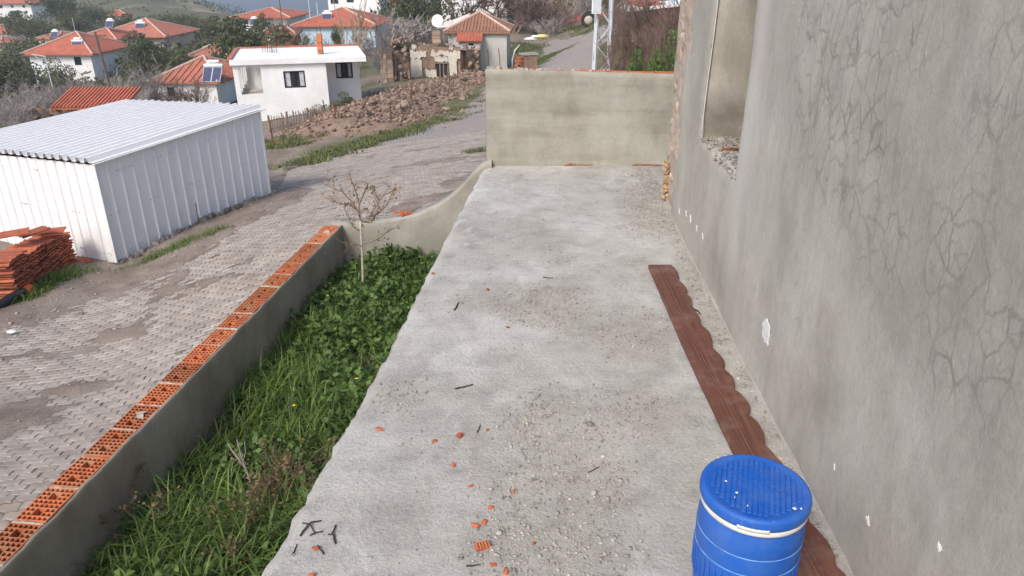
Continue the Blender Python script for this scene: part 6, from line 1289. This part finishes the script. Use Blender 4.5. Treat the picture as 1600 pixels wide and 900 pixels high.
# ---- things by the street beyond the end wall
p = aY(811, 112, 50); rb_ = empty('rusty_drum', p); tag(rb_, 'upright rusty orange drum beyond the end wall', 'drum'); mb = MB(); mb.lathe([(0, 0), (.31, 0), (.32, .03), (.30, .05), (.30, .32), (.315, .34), (.30, .36), (.30, .62), (.315, .64), (.30, .66), (.30, .90), (.32, .92), (.30, .93), (.28, .88), (0, .86)], 24); mb.build('shell', speckled('rusty_orange_drum', (0.28, 0.10, 0.055), .3, 4, bump=.2, bscale=20), rb_, True)
mb = MB(); mb.lathe([(0, 0), (.07, 0), (.08, .02), (0, .03)], 12); mb.build('bung_hole', M['darkgap'], rb_, rot=(R(90), 0, 0), loc=(0, -.30, .42))
a = aY(801, 92, 51) ; b_ = aY(812, 70, 51); mb = MB(); d_ = b_ - a; mb.tube([Vector((0, 0, -.6)), Vector((0, 0, 0)), d_ * .5 + Vector((-.08, 0, .1)), d_], [.07, .06, .055, .03], 7); tag(mb.build('bent_pipe', M['galv'], None, True, a), 'pale bent pipe leaning beside the rusty drum', 'pipe')
p = aY(826, 108, 52); mb = MB(); mb.box((0, 0, .45), (1.0, .7, 1.0), Matrix.Rotation(.3, 3, 'Z'), .93); mb2 = empty('stone_trough', p); tag(mb2, 'small dark stone block structure right of the rusty drum', 'trough'); mb.build('block', M['rubble'], mb2); mb = MB(); mb.box((0, 0, 1.0), (1.15, .8, .1), Matrix.Rotation(.3, 3, 'Z')); mb.build('top_slab', M['endwall'], mb2)
for i, (px, py, s_, m_, lab) in enumerate([(847, 58, .55, 'sack_y', 'yellow sack heap beside the upper street'), (829, 62, .5, 'sack_w', 'white sack lying left of the yellow one'), (837, 57, .35, 'sack_w', 'small pale sack between the white and yellow ones')]):
    p = aY(px, py + 2, 78); mb = MB(); gg = np.random.default_rng(i); Vv = []
    for k in range(7):
        for j in range(12): a = 2 * math.pi * j / 12; th = math.pi * k / 6; r_ = math.sin(th) * s_ * (.7 + .6 * gg.random()); Vv.append((r_ * math.cos(a) * 1.3, r_ * math.sin(a) * .8, s_ * .35 - math.cos(th) * s_ * .4))
    mb.v = Vv; mb.f = [(k * 12 + j, k * 12 + (j + 1) % 12, (k + 1) * 12 + (j + 1) % 12, (k + 1) * 12 + j) for k in range(6) for j in range(12)]; tag(mb.build('sack', M[m_], None, True, p), lab, 'sack', 'sacks by the upper street')
# ---- lattice electricity pole
YP = 27.0; pb = aY(939, 118, YP); gz = T1(pb.x, pb.y); pb.z = min(gz, pb.z); lp = empty('lattice_pole', pb); tag(lp, 'pale grey steel lattice electricity pole beyond the end wall', 'pole'); zt0 = aY(939, 118, YP).z - pb.z; HT = zt0 + 7.0
def half(z): return .262 - .010 * (z - zt0)
for sx in (-1, 1):
    for sy in (-1, 1):
        mb = MB(); mb.bar((sx * half(0), sy * half(0), -.3), (sx * half(HT), sy * half(HT), HT), .075, .075); mb.build('leg', M['galv'], lp)
stp = .62; k = 0; z = 0.0
while z < HT - stp:
    for (ax, sg) in ((0, -1), (0, 1), (1, -1), (1, 1)):
        a_, c_ = half(z), half(z + stp); s0 = 1 if k % 2 else -1
        if ax == 0: p0, p1 = (s0 * a_, sg * a_ * 1.03, z), (-s0 * c_, sg * c_ * 1.03, z + stp)
        else: p0, p1 = (sg * a_ * 1.03, s0 * a_, z), (sg * c_ * 1.03, -s0 * c_, z + stp)
        mb = MB(); mb.bar(p0, p1, .05, .03); mb.build('brace', M['galv'], lp)
    z += stp; k += 1
bxp = aY(931, 10, YP) - pb; mb = MB(); mb.box((bxp.x - .02, -.36, bxp.z + .1), (.30, .16, .62)); bxo = mb.build('meter_box', M['tank'], lp); mb = MB(); mb.box((bxp.x - .02, -.447, bxp.z + .1), (.25, .012, .55)); mb.build('door', M['galv'], bxo)
# ---- tractor, mostly hidden by the pole
tp = aY(919, 43, 84); tr = empty('tractor', tp, R(-8)); tag(tr, 'parked tractor with big dusty rear wheel and red linkage by the pole', 'tractor')
def wheel(x, y, r, w_):
    mb = MB(); mb.lathe([(r * .58, -w_ / 2), (r * .9, -w_ / 2), (r, -w_ / 3), (r, w_ / 3), (r * .9, w_ / 2), (r * .58, w_ / 2), (r * .58, -w_ / 2)], 28); wo = mb.build('wheel', M['tyre'], tr, True, (x, y, r), (R(90), 0, 0))
    mb = MB(); mb.lathe([(0, -w_ * .2), (r * .3, -w_ * .22), (r * .5, -w_ * .4), (r * .59, -w_ * .45), (r * .59, w_ * .45), (0, w_ * .3)], 24); mb.build('rim', M['rim'], wo, True)
    mb = MB()
    for k in range(20): a = 2 * math.pi * k / 20; mb.box((r * 1.01 * math.cos(a), r * 1.01 * math.sin(a), 0), (.05, .1, w_ * .95), Matrix.Rotation(a, 3, 'Z'))
    tag(mb.build('tread_lugs', M['tyre'], wo), kind='stuff')
wheel(0, 0, .78, .42); wheel(0, 1.5, .78, .42); wheel(2.1, .15, .48, .26); wheel(2.1, 1.35, .48, .26)
mb = MB(); mb.box((1.6, .75, 1.15), (1.9, .6, .6), None, .9); mb.build('bonnet', M['red'], tr); mb = MB(); mb.box((.5, .75, .8), (1.6, .5, .5)); mb.build('chassis', M['tyre'], tr)
mb = MB(); mb.box((.1, .75, 1.5), (.5, .5, .15)); mb.box((-.15, .75, 1.75), (.1, .5, .45)); mb.build('seat', M['tyre'], tr)
mb = MB(); 
for k in range(8): a0, a1 = R(20 + k * 17.5), R(37.5 + k * 17.5); mb.face(*[(.88 * math.cos(t), y, .78 + .88 * math.sin(t)) for t, y in ((a0, -.22), (a1, -.22), (a1, .3), (a0, .3))])
mb.build('mudguard', M['tyre'], tr); mb = MB(); mb.bar((-.5, .7, .9), (-1.1, .7, .75), .16, .2); mb.bar((-.4, .5, 1.2), (-1.3, .7, .95), .1); mb.bar((-.8, .7, .8), (-2.3, .7, .6), .07); mb.build('rear_linkage', M['red'], tr)
# ---- wooden and lamp poles
for i, (px, py0, py1, Y, r_, m_, lab) in enumerate([(182, 175, 50, 55, .11, 'bark', 'dark wooden utility pole behind the metal shed'), (88, 160, 88, 60, .05, 'galv', 'thin pale lamp post before the white house on the left'), (120, 60, 27, 140, .06, 'galv', 'thin mast rising behind the left house roof'), (440, 30, -10, 122, .10, 'bark', 'dark pole behind the distant red roof'), (486, 40, -6, 118, .08, 'galv', 'thin pale pole against the sea, left of two'), (498, 36, 4, 118, .08, 'galv', 'thin pale pole against the sea, right of two'), (615, 30, -10, 120, .08, 'galv', 'thin pale pole before the ochre house')]):
    g0 = aY(px, py0, Y); po = empty('utility_pole', g0); tag(po, lab, 'pole', 'poles in the village'); h_ = aY(px - (7 if i == 0 else 0), py1, Y).z - g0.z; xo = (-7 * mpp(px, py1, Y)) if i == 0 else 0
    mb = MB(); mb.tube([(0, 0, -1), (xo * .5, 0, h_ / 2), (xo, 0, h_)], [r_, r_ * .9, r_ * .7], 7); mb.build('shaft', M[m_], po)
    if i == 0: mb = MB(); mb.bar((xo - .7, 0, h_ - .25), (xo + .7, 0, h_ - .25), .1); mb.build('crossarm', M['bark'], po)
    if i == 1: mb = MB(); mb.bar((0, 0, h_), (-1.0, 0, h_ + .15), .06); mb.bar((0, 0, h_ - .9), (-.8, 0, h_ + .1), .04); mb.build('lamp_arm', M['galv'], po)
# ---- building behind the thicket
house('thicket_house', 'red walled building with pale roof edge behind the thicket', 998, 1075, 40, 12, 0, 43, 5, 'redwall', 'roof', 0, .1, flat=True)
b = aY(990, 12, 42.6); mb = MB(); mb.box((2.0, 1.5, .1), (4.6, 3.4, .14), Matrix.Rotation(R(-6), 3, 'Y')); tag(mb.build('canopy_sheet', M['tank'], None, False, b), 'white roof sheet jutting out above the thicket', 'roof sheet')

# ---- thin haze over the valley
mb = MB(); mb.box((0, 4500, -15.5), (18400, 15400, 95)); hz = mb.build('haze', None); tag(hz, kind='stuff')
hm_ = bpy.data.materials.new('haze'); hm_.use_nodes = True; nt = hm_.node_tree; nt.nodes.remove(nt.nodes['Principled BSDF']); pv = nt.nodes.new('ShaderNodeVolumePrincipled'); pv.inputs['Density'].default_value = 0.0006; pv.inputs['Color'].default_value = (0.86, 0.90, 0.95, 1); pv.inputs['Anisotropy'].default_value = 0.2
nt.links.new(pv.outputs[0], nt.nodes['Material Output'].inputs['Volume']); hz.data.materials.append(hm_)
